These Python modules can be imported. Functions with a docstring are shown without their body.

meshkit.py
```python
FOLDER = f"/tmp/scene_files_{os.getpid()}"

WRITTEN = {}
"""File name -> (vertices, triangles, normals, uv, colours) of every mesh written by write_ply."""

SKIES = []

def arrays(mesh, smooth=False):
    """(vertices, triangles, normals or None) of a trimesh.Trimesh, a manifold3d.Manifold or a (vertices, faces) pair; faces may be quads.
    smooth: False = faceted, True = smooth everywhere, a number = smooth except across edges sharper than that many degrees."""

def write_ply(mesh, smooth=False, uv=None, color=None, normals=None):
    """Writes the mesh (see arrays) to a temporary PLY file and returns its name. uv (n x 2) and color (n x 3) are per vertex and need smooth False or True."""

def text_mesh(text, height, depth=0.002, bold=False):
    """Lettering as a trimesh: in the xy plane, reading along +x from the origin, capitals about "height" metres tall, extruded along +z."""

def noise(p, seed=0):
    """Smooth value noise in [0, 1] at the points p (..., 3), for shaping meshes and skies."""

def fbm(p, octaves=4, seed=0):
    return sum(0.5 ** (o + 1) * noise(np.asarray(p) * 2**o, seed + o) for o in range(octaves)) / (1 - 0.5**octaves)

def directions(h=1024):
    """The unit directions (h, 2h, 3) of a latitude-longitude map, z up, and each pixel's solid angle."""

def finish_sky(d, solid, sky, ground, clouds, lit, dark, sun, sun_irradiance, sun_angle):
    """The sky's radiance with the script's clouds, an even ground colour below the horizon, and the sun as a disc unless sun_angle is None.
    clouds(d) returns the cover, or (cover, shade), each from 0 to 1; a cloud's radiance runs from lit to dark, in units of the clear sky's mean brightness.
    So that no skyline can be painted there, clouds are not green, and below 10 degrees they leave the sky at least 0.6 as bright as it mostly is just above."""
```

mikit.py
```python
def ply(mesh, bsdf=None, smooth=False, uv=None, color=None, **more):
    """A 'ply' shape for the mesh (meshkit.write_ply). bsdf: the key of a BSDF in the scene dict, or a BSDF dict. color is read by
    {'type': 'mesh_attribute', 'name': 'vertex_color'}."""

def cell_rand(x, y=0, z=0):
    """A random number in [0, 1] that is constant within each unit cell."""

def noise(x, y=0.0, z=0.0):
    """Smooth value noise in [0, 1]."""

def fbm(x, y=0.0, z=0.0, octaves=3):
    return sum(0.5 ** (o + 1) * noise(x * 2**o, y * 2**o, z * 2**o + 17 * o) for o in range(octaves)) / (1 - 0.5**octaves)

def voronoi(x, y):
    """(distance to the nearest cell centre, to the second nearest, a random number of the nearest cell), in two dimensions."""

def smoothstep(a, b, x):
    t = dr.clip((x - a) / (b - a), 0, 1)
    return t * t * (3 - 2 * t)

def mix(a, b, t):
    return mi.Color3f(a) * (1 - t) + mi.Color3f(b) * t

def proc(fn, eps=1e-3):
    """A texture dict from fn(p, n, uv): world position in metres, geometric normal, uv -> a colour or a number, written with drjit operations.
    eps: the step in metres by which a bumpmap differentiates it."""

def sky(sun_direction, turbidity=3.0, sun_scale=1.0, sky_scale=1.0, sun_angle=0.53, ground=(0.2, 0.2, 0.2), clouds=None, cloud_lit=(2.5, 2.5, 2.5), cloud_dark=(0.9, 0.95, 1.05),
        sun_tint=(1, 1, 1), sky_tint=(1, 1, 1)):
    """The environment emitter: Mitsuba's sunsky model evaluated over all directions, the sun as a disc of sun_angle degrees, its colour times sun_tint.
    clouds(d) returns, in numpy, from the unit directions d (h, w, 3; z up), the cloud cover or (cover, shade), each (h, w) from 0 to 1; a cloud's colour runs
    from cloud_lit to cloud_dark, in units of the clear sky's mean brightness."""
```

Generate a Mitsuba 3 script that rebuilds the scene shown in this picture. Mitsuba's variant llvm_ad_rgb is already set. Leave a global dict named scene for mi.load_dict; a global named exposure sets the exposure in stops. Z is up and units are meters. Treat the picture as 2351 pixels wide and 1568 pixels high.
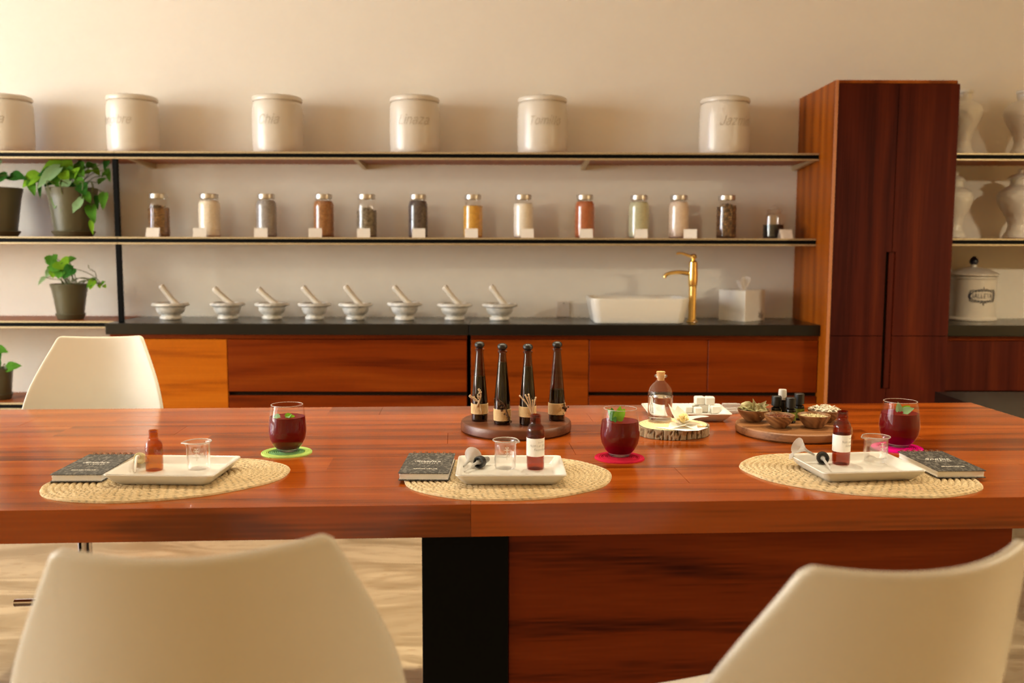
import math, random
import numpy as np, trimesh, shapely.geometry as sg
import drjit as dr, mitsuba as mi, mikit, meshkit
from mikit import noise, fbm, smoothstep, mix, cell_rand

rng = np.random.default_rng(7)
random.seed(7)
T = mi.ScalarTransform4f
PI = math.pi
scene, labels = {}, {}

# ---------------------------------------------------------------- camera, light, exposure
CAM_F, YAW, PITCH, ROLL, ZC = 2131.45, 0.0032, 0.1011, -0.0027, 1.32
fw = np.array([math.sin(YAW) * math.cos(PITCH), math.cos(YAW) * math.cos(PITCH), -math.sin(PITCH)])
rt = np.array([math.cos(YAW), -math.sin(YAW), 0.0])
up = np.cross(rt, fw)
up2 = math.sin(ROLL) * rt + math.cos(ROLL) * up
scene['camera'] = {'type': 'thinlens', 'fov': math.degrees(2 * math.atan(1175.5 / CAM_F)), 'fov_axis': 'x',
                   'aperture_radius': 0.0042, 'focus_distance': 2.15,
                   'to_world': T().look_at(origin=[0, 0, ZC], target=[float(v) for v in np.array([0, 0, ZC]) + fw], up=[float(v) for v in up2]),
                   'near_clip': 0.05, 'far_clip': 60.0}
exposure = -0.27
WINDOW_L = (15.5, 19.0, 25.0)        # daylight behind the sheer blinds of the tall windows in the left wall
WINDOW2_L = (5.6, 6.2, 6.2)
WINDOW3_L = (24.5, 23.6, 20.6)
SPOT_L = (1650.0, 1450.0, 1040.0)        # warm ceiling downlights

WALL_Y, ROOM_X0, ROOM_X1, ROOM_Y0, CEIL = 4.75, -6.2, 4.2, -2.6, 3.0
COUNTER_Z, TABLE_Z = 0.9635, 0.84
K = WALL_Y - 0.441      # counter front
KF = K + 0.02           # drawer fronts
S = WALL_Y - 0.336      # shelf fronts
F = WALL_Y - 0.5225     # tall cabinet front

# ---------------------------------------------------------------- mesh helpers
def grid_faces(m, n, wrap=True):
    i, j = np.meshgrid(np.arange(m - 1), np.arange(n if wrap else n - 1), indexing='ij')
    j2 = (j + 1) % n
    a, b, c, d = i * n + j, i * n + j2, (i + 1) * n + j2, (i + 1) * n + j
    return np.vstack([np.stack([a, b, c], -1).reshape(-1, 3), np.stack([a, c, d], -1).reshape(-1, 3)])

def mesh(v, f):
    return trimesh.Trimesh(np.asarray(v, float), np.asarray(f, int), process=False)

def lathe(profile, n=48):
    """(r, z) from the bottom axis outwards and up: closed where r is 0."""
    p = np.asarray(profile, float)
    a = np.arange(n) * 2 * PI / n
    v = np.stack([p[:, :1] * np.cos(a), p[:, :1] * np.sin(a), np.repeat(p[:, 1:], n, 1)], -1).reshape(-1, 3)
    m = mesh(v, grid_faces(len(p), n))
    m.merge_vertices()
    m.update_faces(m.nondegenerate_faces())
    return m

def rrect(hx, hy, r, nc=4):
    r = min(r, hx, hy)
    pts = []
    for cx, cy, a0 in ((hx - r, hy - r, 0), (-hx + r, hy - r, 90), (-hx + r, -hy + r, 180), (hx - r, -hy + r, 270)):
        for k in range(nc + 1):
            a = math.radians(a0 + 90 * k / nc)
            pts.append((cx + r * math.cos(a), cy + r * math.sin(a)))
    return np.array(pts)

def loft(levels, nc=4, cap0=True, cap1=True):
    """levels: (hx, hy, r, z) from the bottom up; flat caps."""
    rings = [np.c_[rrect(hx, hy, r, nc), np.full(4 * (nc + 1), z)] for hx, hy, r, z in levels]
    n, m = len(rings[0]), len(rings)
    v = np.vstack(rings)
    f = [grid_faces(m, n)]
    extra = []
    k = len(v)
    for cap, i, flip in ((cap0, 0, True), (cap1, m - 1, False)):
        if cap:
            extra.append(rings[i].mean(0))
            j = np.arange(n)
            t = np.stack([i * n + j, i * n + (j + 1) % n, np.full(n, k)], 1)
            f.append(t[:, ::-1] if flip else t)
            k += 1
    return mesh(np.vstack([v] + ([extra] if extra else [])), np.vstack(f))

def slab(x0, x1, y0, y1, z0, z1, b=0.002, r=None, nc=1):
    hx, hy = (x1 - x0) / 2, (y1 - y0) / 2
    b = min(b, hx * .9, hy * .9, (z1 - z0) / 2 * .9)
    r = b if r is None else r
    m = loft([(hx - b, hy - b, max(r - b, 1e-5), z0), (hx, hy, r, z0 + b), (hx, hy, r, z1 - b), (hx - b, hy - b, max(r - b, 1e-5), z1)], nc)
    m.apply_translation([(x0 + x1) / 2, (y0 + y1) / 2, 0])
    return m

def tube(path, radius, sides=10, caps=True):
    p = np.asarray(path, float)
    rad = np.atleast_1d(np.asarray(radius, float))
    rad = np.interp(np.linspace(0, 1, len(p)), np.linspace(0, 1, len(rad)), rad) if len(rad) > 1 else np.full(len(p), rad[0])
    t = np.gradient(p, axis=0)
    t /= np.linalg.norm(t, axis=1, keepdims=True) + 1e-12
    a = np.cross(t[0], [0, 0, 1.0] if abs(t[0][2]) < .9 else [1.0, 0, 0])
    a /= np.linalg.norm(a)
    ang = np.arange(sides) * 2 * PI / sides
    v = []
    for k in range(len(p)):
        a = a - t[k] * (a @ t[k]); a /= np.linalg.norm(a)
        b = np.cross(t[k], a)
        v.append(p[k] + rad[k] * (np.cos(ang)[:, None] * a + np.sin(ang)[:, None] * b))
    v = np.vstack(v)
    f = [grid_faces(len(p), sides)]
    if caps:
        j = np.arange(sides); n0 = len(v); o = (len(p) - 1) * sides
        v = np.vstack([v, p[0], p[-1]])
        f += [np.stack([(j + 1) % sides, j, np.full(sides, n0)], 1), np.stack([o + j, o + (j + 1) % sides, np.full(sides, n0 + 1)], 1)]
    return mesh(v, np.vstack(f))

def spline(pts, n=24):
    """Catmull-Rom through the points."""
    p = np.asarray(pts, float)
    p = np.vstack([2 * p[0] - p[1], p, 2 * p[-1] - p[-2]])
    out = []
    segs = len(p) - 3
    for i in range(segs):
        for t in np.linspace(0, 1, max(2, n // segs), endpoint=False):
            a, b, c, d = p[i:i + 4]
            out.append(.5 * (2 * b + (c - a) * t + (2 * a - 5 * b + 4 * c - d) * t * t + (3 * b - a - 3 * c + d) * t ** 3))
    return np.vstack(out + [p[-2]])

def cat(*ms):
    return trimesh.util.concatenate([m for m in ms])

def moved(m, x=0, y=0, z=0, rz=0, rx=0, ry=0, s=1.0):
    m = m.copy()
    R = trimesh.transformations.euler_matrix(rx, ry, rz, 'sxyz')
    R[:3, :3] *= s
    R[:3, 3] = (x, y, z)
    m.apply_transform(R)
    return m

def extrude(poly, h):
    return trimesh.creation.extrude_polygon(poly, h, engine='earcut')

def panel_xz(x0, x1, z0, z1, yf, yb, b=0.0015):
    """An upright board, its broad face towards -y."""
    return slab(x0, x1, yf, yb, z0, z1, b)

def text_on_cylinder(text, height, R, theta0, z, raise_=0.0004, slant=0.0, bold=False, spacing=1.0, xs=1.0):
    """Lettering bent round an upright cylinder; theta0: where its middle faces, 0 = towards -y, + to the right."""
    m = meshkit.text_mesh(text, height, raise_, bold)
    v = np.array(m.vertices)
    v[:, 0] = (v[:, 0] + slant * v[:, 1]) * xs
    v[:, 0] -= (v[:, 0].min() + v[:, 0].max()) / 2
    th = theta0 + v[:, 0] / R
    rr = R + v[:, 2]
    return mesh(np.stack([rr * np.sin(th), -rr * np.cos(th), z + v[:, 1]], 1), m.faces)

def text_flat(text, height, x, y, z, slant=0.0, bold=False, xs=1.0, depth=.0003):
    m = meshkit.text_mesh(text, height, depth, bold)
    v = np.array(m.vertices)
    v[:, 0] = (v[:, 0] + slant * v[:, 1]) * xs
    v[:, 0] += x - (v[:, 0].min() + v[:, 0].max()) / 2
    v[:, 1] += y
    v[:, 2] += z
    return mesh(v, m.faces)

# ---------------------------------------------------------------- scene helpers
used = set()
def numbered(name):
    k, i = name, 0
    while k in used:
        i += 1
        k = f'{name}_{i:03d}'
    used.add(k)
    return k

def thing(name, label, cat_, group=None):
    k = numbered(name)
    labels[k] = {'label': label, 'category': cat_}
    if group: labels[k]['group'] = group
    return k

PLY = {}
def shape(m, mat, smooth=32, color=None, tw=None):
    """A ply dict; one mesh object used again shares its file."""
    key = (id(m), mat, smooth)
    if key not in PLY:
        PLY[key] = (mikit.ply(m, mat, smooth=True if color is not None and smooth else smooth, color=color), m)
    d = PLY[key][0]
    return d if tw is None else {**d, 'to_world': tw}

def part(parent, name, m, mat, smooth=32, color=None, label=None, tw=None, kind=None):
    k = numbered(parent + '__' + name)
    scene[k] = shape(m, mat, smooth, color, tw)
    if label or kind:
        labels[k] = {}
        if label: labels[k]['label'] = label
        if kind: labels[k]['kind'] = kind
    return k

def whole(name, label, cat_, m, mat, smooth=32, color=None, group=None, tw=None, kind=None):
    k = thing(name, label, cat_, group)
    scene[k] = shape(m, mat, smooth, color, tw)
    if kind: labels[k]['kind'] = kind
    return k

def struct(name, m, mat, smooth=False, label=None):
    k = numbered(name)
    scene[k] = shape(m, mat, smooth)
    labels[k] = {'kind': 'structure'}
    if label: labels[k]['label'] = label
    return k

def at(x, y, z, rz=0.0, s=1.0):
    t = T().translate([float(x), float(y), float(z)]).rotate([0, 0, 1], float(rz))
    return t.scale(float(s)) if s != 1.0 else t

# ---------------------------------------------------------------- materials
def rgb(*c): return {'type': 'rgb', 'value': list(c)}
def plastic(c, alpha=.1, nl=True, ior=1.5): return {'type': 'twosided', 'b': {'type': 'roughplastic', 'int_ior': ior, 'diffuse_reflectance': c if isinstance(c, dict) else rgb(*c), 'alpha': alpha, 'nonlinear': nl}}
def diffuse(c): return {'type': 'twosided', 'b': {'type': 'diffuse', 'reflectance': c if isinstance(c, dict) else rgb(*c)}}
def mat(name, d): scene['material_' + name] = d; return 'material_' + name
VCOL = {'type': 'mesh_attribute', 'name': 'vertex_color'}

def wood_fn(along, cross, third, dark, mid_, light, gs=1.0, seed=0.0, board=None, streak=.5, rot=None):
    def fn(p, n, uv):
        q = [p.x, p.y, p.z]
        if rot is not None:
            c, s = math.cos(rot[0]), math.sin(rot[0])
            dx, dy = p.x - rot[1], p.y - rot[2]
            q = [c * dx + s * dy, -s * dx + c * dy, p.z]
        a, b, t = q[along] * gs + seed, q[cross] * gs + seed * 1.7, q[third] * gs
        off = mi.Float(0.0)
        tone = mi.Float(0.5)
        if board is not None:
            r = dr.floor(q[cross] / board[0] + board[1])
            seg = dr.floor((q[along] + 1.13 * cell_rand(r, 3, 1)) / board[2])
            if board[3] is not None:
                seg = dr.select(r < 1, dr.floor(q[along] * .9999 / board[3] + 50.0), seg)
            off = cell_rand(r, seg, 5) * 9.0
            tone = cell_rand(r, seg, 9)
        wob = fbm(a * 1.6 + off, b * 5.0 + off, t * 5.0, 2)
        g1 = fbm(a * 1.1 + off, (b + .10 * wob) * 26.0 + off, t * 14.0, 3)
        g2 = noise(a * 9.0 + off, b * 240.0, t * 200.0)
        ring = .5 + .5 * dr.sin((b * 60.0 + wob * 12.0 + off * 5.0))
        v = .48 * g1 + .22 * wob + .14 * g2 + .16 * ring + streak * (tone - .5) * .45
        col = mix(dark, mid_, smoothstep(.24, .50, v))
        return mix(col, light, smoothstep(.48, .80, v))
    return fn

TROT = (math.radians(3.15), -0.0709, 1.7019)     # the table's own axes
M_TABLE = mat('table_wood', plastic(mikit.proc(wood_fn(0, 1, 2, (.26, .048, .004), (.49, .120, .010), (.62, .195, .023), rot=TROT, board=(.1354, 0, 1.7, 2.0))), .035, ior=1.5))
M_TABLE_BASE = mat('table_base_wood', plastic(mikit.proc(wood_fn(0, 2, 1, (.045, .004, .002), (.20, .030, .004), (.27, .050, .007), seed=3.1)), .25, ior=1.2))
M_DRAWER = mat('drawer_wood', plastic(mikit.proc(wood_fn(0, 2, 1, (.11, .012, .002), (.23, .034, .003), (.33, .068, .006), gs=.8, seed=1.3)), .16, ior=1.22))
M_DOOR_L = mat('door_wood_orange', plastic(mikit.proc(wood_fn(0, 2, 1, (.34, .070, .004), (.54, .155, .007), (.64, .23, .018), gs=.7, seed=5.2)), .16, ior=1.22))
M_DOOR_M = mat('door_wood_mid', plastic(mikit.proc(wood_fn(0, 2, 1, (.14, .020, .002), (.30, .058, .005), (.40, .10, .010), gs=.7, seed=8.2)), .16, ior=1.22))
M_CAB = mat('tall_cabinet_wood', plastic(mikit.proc(wood_fn(2, 0, 1, (.045, .004, .002), (.085, .009, .0025), (.15, .022, .004), gs=.8, seed=2.2)), .3, ior=1.18))
M_CABSIDE = mat('tall_cabinet_side_wood', plastic(mikit.proc(wood_fn(2, 1, 0, (.22, .042, .003), (.38, .095, .006), (.50, .16, .014), gs=1.0, seed=6.2)), .2, ior=1.22))
M_EDGE = mat('edge_banding', plastic((.68, .33, .13), .2))
M_UNDER = mat('shelf_underside_wood', plastic((.40, .115, .028), .3, ior=1.2))
M_BLACK = mat('black_metal', {'type': 'principled', 'base_color': rgb(.0025, .0025, .0025), 'roughness': .5, 'specular': .06})
M_STONE = mat('black_stone', plastic((.013, .0125, .012), .10))
M_LIP = mat('bronze_edge', {'type': 'principled', 'base_color': rgb(.50, .40, .24), 'roughness': .38, 'metallic': .55})
M_DARK = mat('shadow_gap', diffuse((.02, .012, .008)))
def wall_fn(p, n, uv):
    v = fbm(p.x * 1.7, p.y * 1.7, p.z * 1.7, 3)
    f = noise(p.x * 60, p.y * 60, p.z * 60)
    return mix((.765, .733, .66), (.795, .763, .69), v * .8 + f * .2)
M_WALL = mat('painted_wall', diffuse(mikit.proc(wall_fn)))
M_CEIL = mat('ceiling_paint', diffuse((.82, .77, .68)))
M_REAR = mat('rear_wall_paint', diffuse((.55, .40, .20)))
def floor_fn(p, n, uv):
    w = fbm(p.x * 1.2, p.y * 3.0, 0, 3)
    s = fbm(p.x * 3.0 + w * 3, p.y * 16.0 + w * 8, 1.0, 4)
    h = noise(p.x * 22, p.y * 90, 3)
    c = mix((.62, .50, .33), (.82, .71, .53), smoothstep(.3, .7, s))
    return mix(c, mi.Color3f(.55, .40, .22), smoothstep(.72, .95, h) * .35)
M_FLOOR = mat('travertine', plastic(mikit.proc(floor_fn), .22))
M_PORC = mat('white_porcelain', plastic((.84, .83, .80), .05))
M_CERAM = mat('cream_ceramic', plastic((.83, .80, .745), .09))
M_SHELL = mat('white_polymer', plastic((.80, .77, .70), .22))
M_CHROME = mat('chrome', {'type': 'roughconductor', 'material': 'Cr', 'alpha': .08})
M_BRASS = mat('polished_brass', {'type': 'principled', 'base_color': rgb(.92, .66, .24), 'roughness': .13, 'metallic': 1.0})
M_TIN = mat('tin_lid', {'type': 'principled', 'base_color': rgb(.62, .58, .52), 'roughness': .33, 'metallic': .9})
M_PAPER = mat('white_paper', diffuse((.84, .82, .78)))
M_INK = mat('dark_ink', diffuse((.10, .09, .08)))
M_GREYINK = mat('grey_ink', diffuse((.30, .28, .26)))
M_NAVY = mat('navy_glaze', plastic((.028, .034, .075), .1))
M_ENGR = mat('faint_lettering', plastic((.62, .57, .49), .2))
M_WHITEINK = mat('white_ink', diffuse((.80, .78, .74)))
M_SILVERINK = mat('silver_print', diffuse((.78, .74, .66)))
M_GLASS = mat('clear_glass', {'type': 'thindielectric', 'int_ior': 1.5})
M_DRINKGLASS = mat('drinking_glass', {'type': 'thindielectric', 'int_ior': 1.29})
M_SOLID = mat('solid_glass', {'type': 'dielectric', 'int_ior': 1.5})
M_WATER = mat('water', {'type': 'thindielectric', 'int_ior': 1.33})
M_LIQ = mat('clear_oil', {'type': 'dielectric', 'int_ior': 1.40})
M_AMBER = mat('amber_glass', {'type': 'thindielectric', 'int_ior': 1.4, 'specular_transmittance': rgb(.72, .37, .06)})
M_AMBER2 = mat('brown_glass', {'type': 'thindielectric', 'int_ior': 1.4, 'specular_transmittance': rgb(.56, .17, .05)})
M_DKGLASS = mat('dark_glass', {'type': 'thindielectric', 'int_ior': 1.4, 'specular_transmittance': rgb(.38, .18, .055)})
M_OIL = mat('dark_oil', plastic((.012, .006, .003), .1))
M_JUICE = mat('hibiscus_drink', {'type': 'principled', 'base_color': rgb(.11, .0006, .003), 'roughness': .35, 'specular': .05})
M_RIM = mat('bright_glass_rim', {'type': 'principled', 'base_color': rgb(.80, .78, .74), 'roughness': .12, 'spec_trans': .65, 'specular': .8})
M_VC = mat('coloured_matter', diffuse(VCOL))
M_STONEW = mat('mortar_marble', {'type': 'principled', 'base_color': VCOL, 'roughness': .3, 'specular': .5})
M_FROST = mat('translucent_plastic', {'type': 'principledthin', 'base_color': rgb(.88, .87, .85), 'roughness': .25, 'spec_trans': .55, 'diff_trans': 1.0, 'eta': 1.45})
M_CAPBLACK = mat('black_plastic', plastic((.018, .017, .016), .22))
M_CAPGREY = mat('grey_rubber', plastic((.45, .44, .42), .25))
M_CREAMRUB = mat('cream_rubber', plastic((.86, .79, .50), .3))
M_POT = mat('olive_pot', plastic((.205, .195, .12), .16))
M_SOIL = mat('soil', diffuse((.035, .024, .015)))
def leafmat(n, c): return mat(n, {'type': 'principledthin', 'base_color': rgb(*c), 'roughness': .35, 'diff_trans': .75, 'eta': 1.4})
M_LEAF = [leafmat('leaf_bright', (.22, .46, .03)), leafmat('leaf_mid', (.10, .30, .035)), leafmat('leaf_dark', (.035, .14, .022)), leafmat('leaf_pale', (.26, .42, .20))]
M_STEM = mat('plant_stem', plastic((.22, .26, .07), .3))
M_STRAW = mat('palm_straw', diffuse(VCOL))
M_TWINE = mat('jute_twine', diffuse((.66, .49, .27)))
M_SPRIG = mat('dried_sprig', diffuse((.56, .43, .28)))
M_SPRIG2 = mat('dark_sprig', diffuse((.09, .05, .03)))
M_BOARD = mat('walnut_board', plastic(mikit.proc(wood_fn(0, 1, 2, (.17, .055, .026), (.27, .10, .05), (.36, .155, .08), gs=1.2, seed=4.4)), .16))
M_BOARD2 = mat('olive_wood_board', plastic(mikit.proc(wood_fn(0, 1, 2, (.30, .125, .04), (.50, .25, .10), (.62, .36, .17), gs=1.4, seed=9.4)), .3))
def olive_fn(p, n, uv):
    q = p.x * .8 + p.z * .9 + p.y * .3
    w = fbm(p.x * 20, p.y * 20, p.z * 20, 2)
    s = .5 + .5 * dr.sin(q * 420 + w * 22)
    g = noise(q * 300, p.y * 60, 0)
    return mix((.25, .105, .035), (.58, .33, .135), .65 * s * .8 + .35 * g)
M_BOWL = mat('olive_wood_bowl', plastic(mikit.proc(olive_fn), .28))
def lograin(p, n, uv):
    dx, dy = p.x - .424, p.y - 2.374
    r = dr.sqrt(dx * dx + dy * dy)
    s = .5 + .5 * dr.sin(r * 900 + fbm(p.x * 40, p.y * 40, 0, 2) * 9)
    return mix((.72, .50, .24), (.86, .70, .45), s * .6 + .3 * fbm(p.x * 30, p.y * 30, 1, 2))
M_LOG = mat('log_end_grain', diffuse(mikit.proc(lograin)))
def cover_fn(p, n, uv):
    a = fbm(p.x * 260, p.y * 150, p.z * 100, 2)
    return mix((.065, .062, .055), (.24, .225, .20), smoothstep(.42, .72, a))
M_COVER = mat('mottled_cover', plastic(mikit.proc(cover_fn), .33))
M_CORK = mat('cork', diffuse((.66, .40, .18)))
M_PETAL = mat('white_petal', {'type': 'principledthin', 'base_color': rgb(.88, .86, .80), 'roughness': .5, 'diff_trans': .6, 'eta': 1.35})
M_YELLOW = mat('yellow_stamen', diffuse((.82, .68, .32)))
M_GREENLAB = mat('green_label', plastic((.34, .40, .05), .25))
M_OCHRELAB = mat('ochre_label', plastic((.50, .36, .12), .25))
M_SOAP = mat('white_soap', plastic((.88, .87, .83), .3))
M_COAST = {'light_green': mat('light_green_fibre', diffuse((.42, .60, .17))), 'green': mat('green_fibre', diffuse((.19, .40, .17))),
           'red': mat('red_fibre', diffuse((.50, .02, .055))), 'magenta': mat('magenta_fibre', diffuse((.66, .008, .20)))}
M_WIRE = mat('bronze_wire', {'type': 'principled', 'base_color': rgb(.35, .22, .14), 'roughness': .3, 'metallic': .9})
M_FRAME = mat('window_frame_paint', plastic((.7, .68, .63), .2))
M_PLATE = mat('switch_plate_plastic', plastic((.83, .79, .75), .2))
M_TISSUE = mat('tissue_paper', {'type': 'principledthin', 'base_color': rgb(.86, .83, .78), 'roughness': .7, 'diff_trans': .7, 'eta': 1.3})

# ---------------------------------------------------------------- the room
struct('floor', slab(ROOM_X0, ROOM_X1, ROOM_Y0, WALL_Y, -.1, 0, .0005), M_FLOOR)
struct('ceiling', slab(ROOM_X0, ROOM_X1, ROOM_Y0, WALL_Y, CEIL, CEIL + .1, .0005), M_CEIL)
struct('wall_back', slab(ROOM_X0 - .1, ROOM_X1 + .1, WALL_Y, WALL_Y + .12, -.1, CEIL + .1, .0005), M_WALL)
struct('wall_right', slab(ROOM_X1, ROOM_X1 + .1, ROOM_Y0, WALL_Y, -.1, CEIL + .1, .0005), M_REAR)
struct('wall_front', slab(ROOM_X0 - .1, ROOM_X1 + .1, ROOM_Y0 - .1, ROOM_Y0, -.1, CEIL + .1, .0005), M_REAR)
# three windows in the left wall: (y0, y1, sill, head)
WIN = [(2.75, 3.75, 1.25, 2.9), (-1.7, .2, .5, 2.75), (.45, 2.5, .8, 2.8)]
lw, y = [], ROOM_Y0
for y0, y1, z0, z1 in sorted(WIN):
    lw += [slab(ROOM_X0 - .1, ROOM_X0, y, y0, -.1, CEIL + .1, .0005), slab(ROOM_X0 - .1, ROOM_X0, y0, y1, -.1, z0, .0005), slab(ROOM_X0 - .1, ROOM_X0, y0, y1, z1, CEIL + .1, .0005)]
    y = y1
struct('wall_left', cat(*lw, slab(ROOM_X0 - .1, ROOM_X0, y, WALL_Y, -.1, CEIL + .1, .0005)), M_WALL)
def window(name, y0, y1, z0, z1, x, emit, flip):
    k = numbered(name)
    labels[k] = {'kind': 'structure', 'label': 'tall daylit window with a white sheer blind'}
    d = .06
    bars = [slab(x - d, x + .02, y0, y0 + .05, z0, z1), slab(x - d, x + .02, y1 - .05, y1, z0, z1), slab(x - d, x + .02, y0, y1, z0, z0 + .05), slab(x - d, x + .02, y0, y1, z1 - .05, z1)]
    part(k, 'frame', cat(*bars), M_FRAME)
    blind = mesh([[x - .03, y0 + .05, z0 + .05], [x - .03, y1 - .05, z0 + .05], [x - .03, y1 - .05, z1 - .05], [x - .03, y0 + .05, z1 - .05]], [[0, 1, 2], [0, 2, 3]])
    key = part(k, 'blind', blind, M_PAPER, smooth=False)
    scene[key] = {**scene[key], 'emitter': {'type': 'area', 'radiance': rgb(*emit)}}
for i, (w, e) in enumerate(zip(WIN, (WINDOW_L, WINDOW2_L, WINDOW3_L))):
    window(f'window_{i + 1}', *w, ROOM_X0, e, False)

# ceiling downlights
trim = lathe([(.058, -.12), (.064, -.12), (.064, 0), (.058, 0)], 32)
trim_in = lathe([(.0575, -.0005), (.0575, -.1195)], 32)
lamp = mesh(np.vstack([[[0, 0, 0]], [[.05 * math.cos(a), .05 * math.sin(a), 0] for a in np.arange(24) * 2 * PI / 24]]), [[0, 1 + (k + 1) % 24, 1 + k] for k in range(24)])
for i, (x, y, g) in enumerate([(-1.25, 2.66, 1.0), (-.42, 2.68, 1.0), (.36, 2.70, 1.0), (1.30, 2.72, 1.0), (3.3, 1.6, 0.33), (-1.5, -.6, .33), (0.4, -.6, .33), (2.4, -.4, .33)]):
    k = thing('ceiling_light', 'cylindrical ceiling downlight, ' + ['first from the window over the table', 'second from the window over the table', 'third from the window over the table', 'over the right end of the table', 'hanging drum at the right', 'behind the camera, nearest the window wall', 'behind the camera, in the middle', 'behind the camera, farthest from the window'][i], 'ceiling light', 'ceiling downlights')
    w = 3.0 if i == 4 else 1.0                       # the lamp at the right is a wide hanging drum
    zl = 2.35 if i == 4 else CEIL
    if i == 4: part(k, 'rod', tube([(x, y, zl - .02), (x, y, CEIL)], .008), M_BLACK)
    tw = T().translate([x, y, zl]).scale([w, w, 1.0 / w])
    part(k, 'can', trim, M_FRAME, tw=tw)
    part(k, 'baffle', trim_in, M_BLACK, tw=tw)
    key = part(k, 'bulb', lamp, M_PAPER, smooth=False, tw=T().translate([x, y, zl - .03]).scale([w, w, 1.0]))
    scene[key] = {**scene[key], 'emitter': {'type': 'area', 'radiance': rgb(*[v * g for v in SPOT_L])}}

# ---------------------------------------------------------------- base cabinets, counters, tall cabinet
SB = .003
def base_unit(label, x0, x1, fronts, end_left=None):
    k = thing('base_cabinet', label, 'cabinet', None)
    part(k, 'carcass', slab(x0 + .019, x1, KF + .022, WALL_Y - .001, .09, .9105, .001), M_DARK)
    part(k, 'side_panel', slab(x0, x0 + .0185, KF + .022, WALL_Y - .001, .09, .9105, .001), M_DRAWER)
    part(k, 'top_rail', slab(x0, x1, KF + .010, KF + .0215, .8895, .9105, .001), M_DRAWER)
    part(k, 'plinth', slab(x0 + .02, x1 - .02, KF + .06, WALL_Y - .002, 0, .0895, .001), M_BLACK)
    for kind, a, b, z0, z1, m in fronts:
        part(k, kind, panel_xz(a, b, z0, z1, KF, KF + .0215, .002), m)
    return k
base_unit('long wooden base cabinet under the mortars, with an orange door at its left end', -1.873, -.197,
          [('door', -1.872, -1.3225, .10, .888, M_DOOR_L), ('drawer', -1.3195, -.1985, .641, .888, M_DRAWER), ('drawer', -1.3195, -.1985, .375, .622, M_DRAWER), ('drawer', -1.3195, -.1985, .10, .355, M_DRAWER)])
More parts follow.
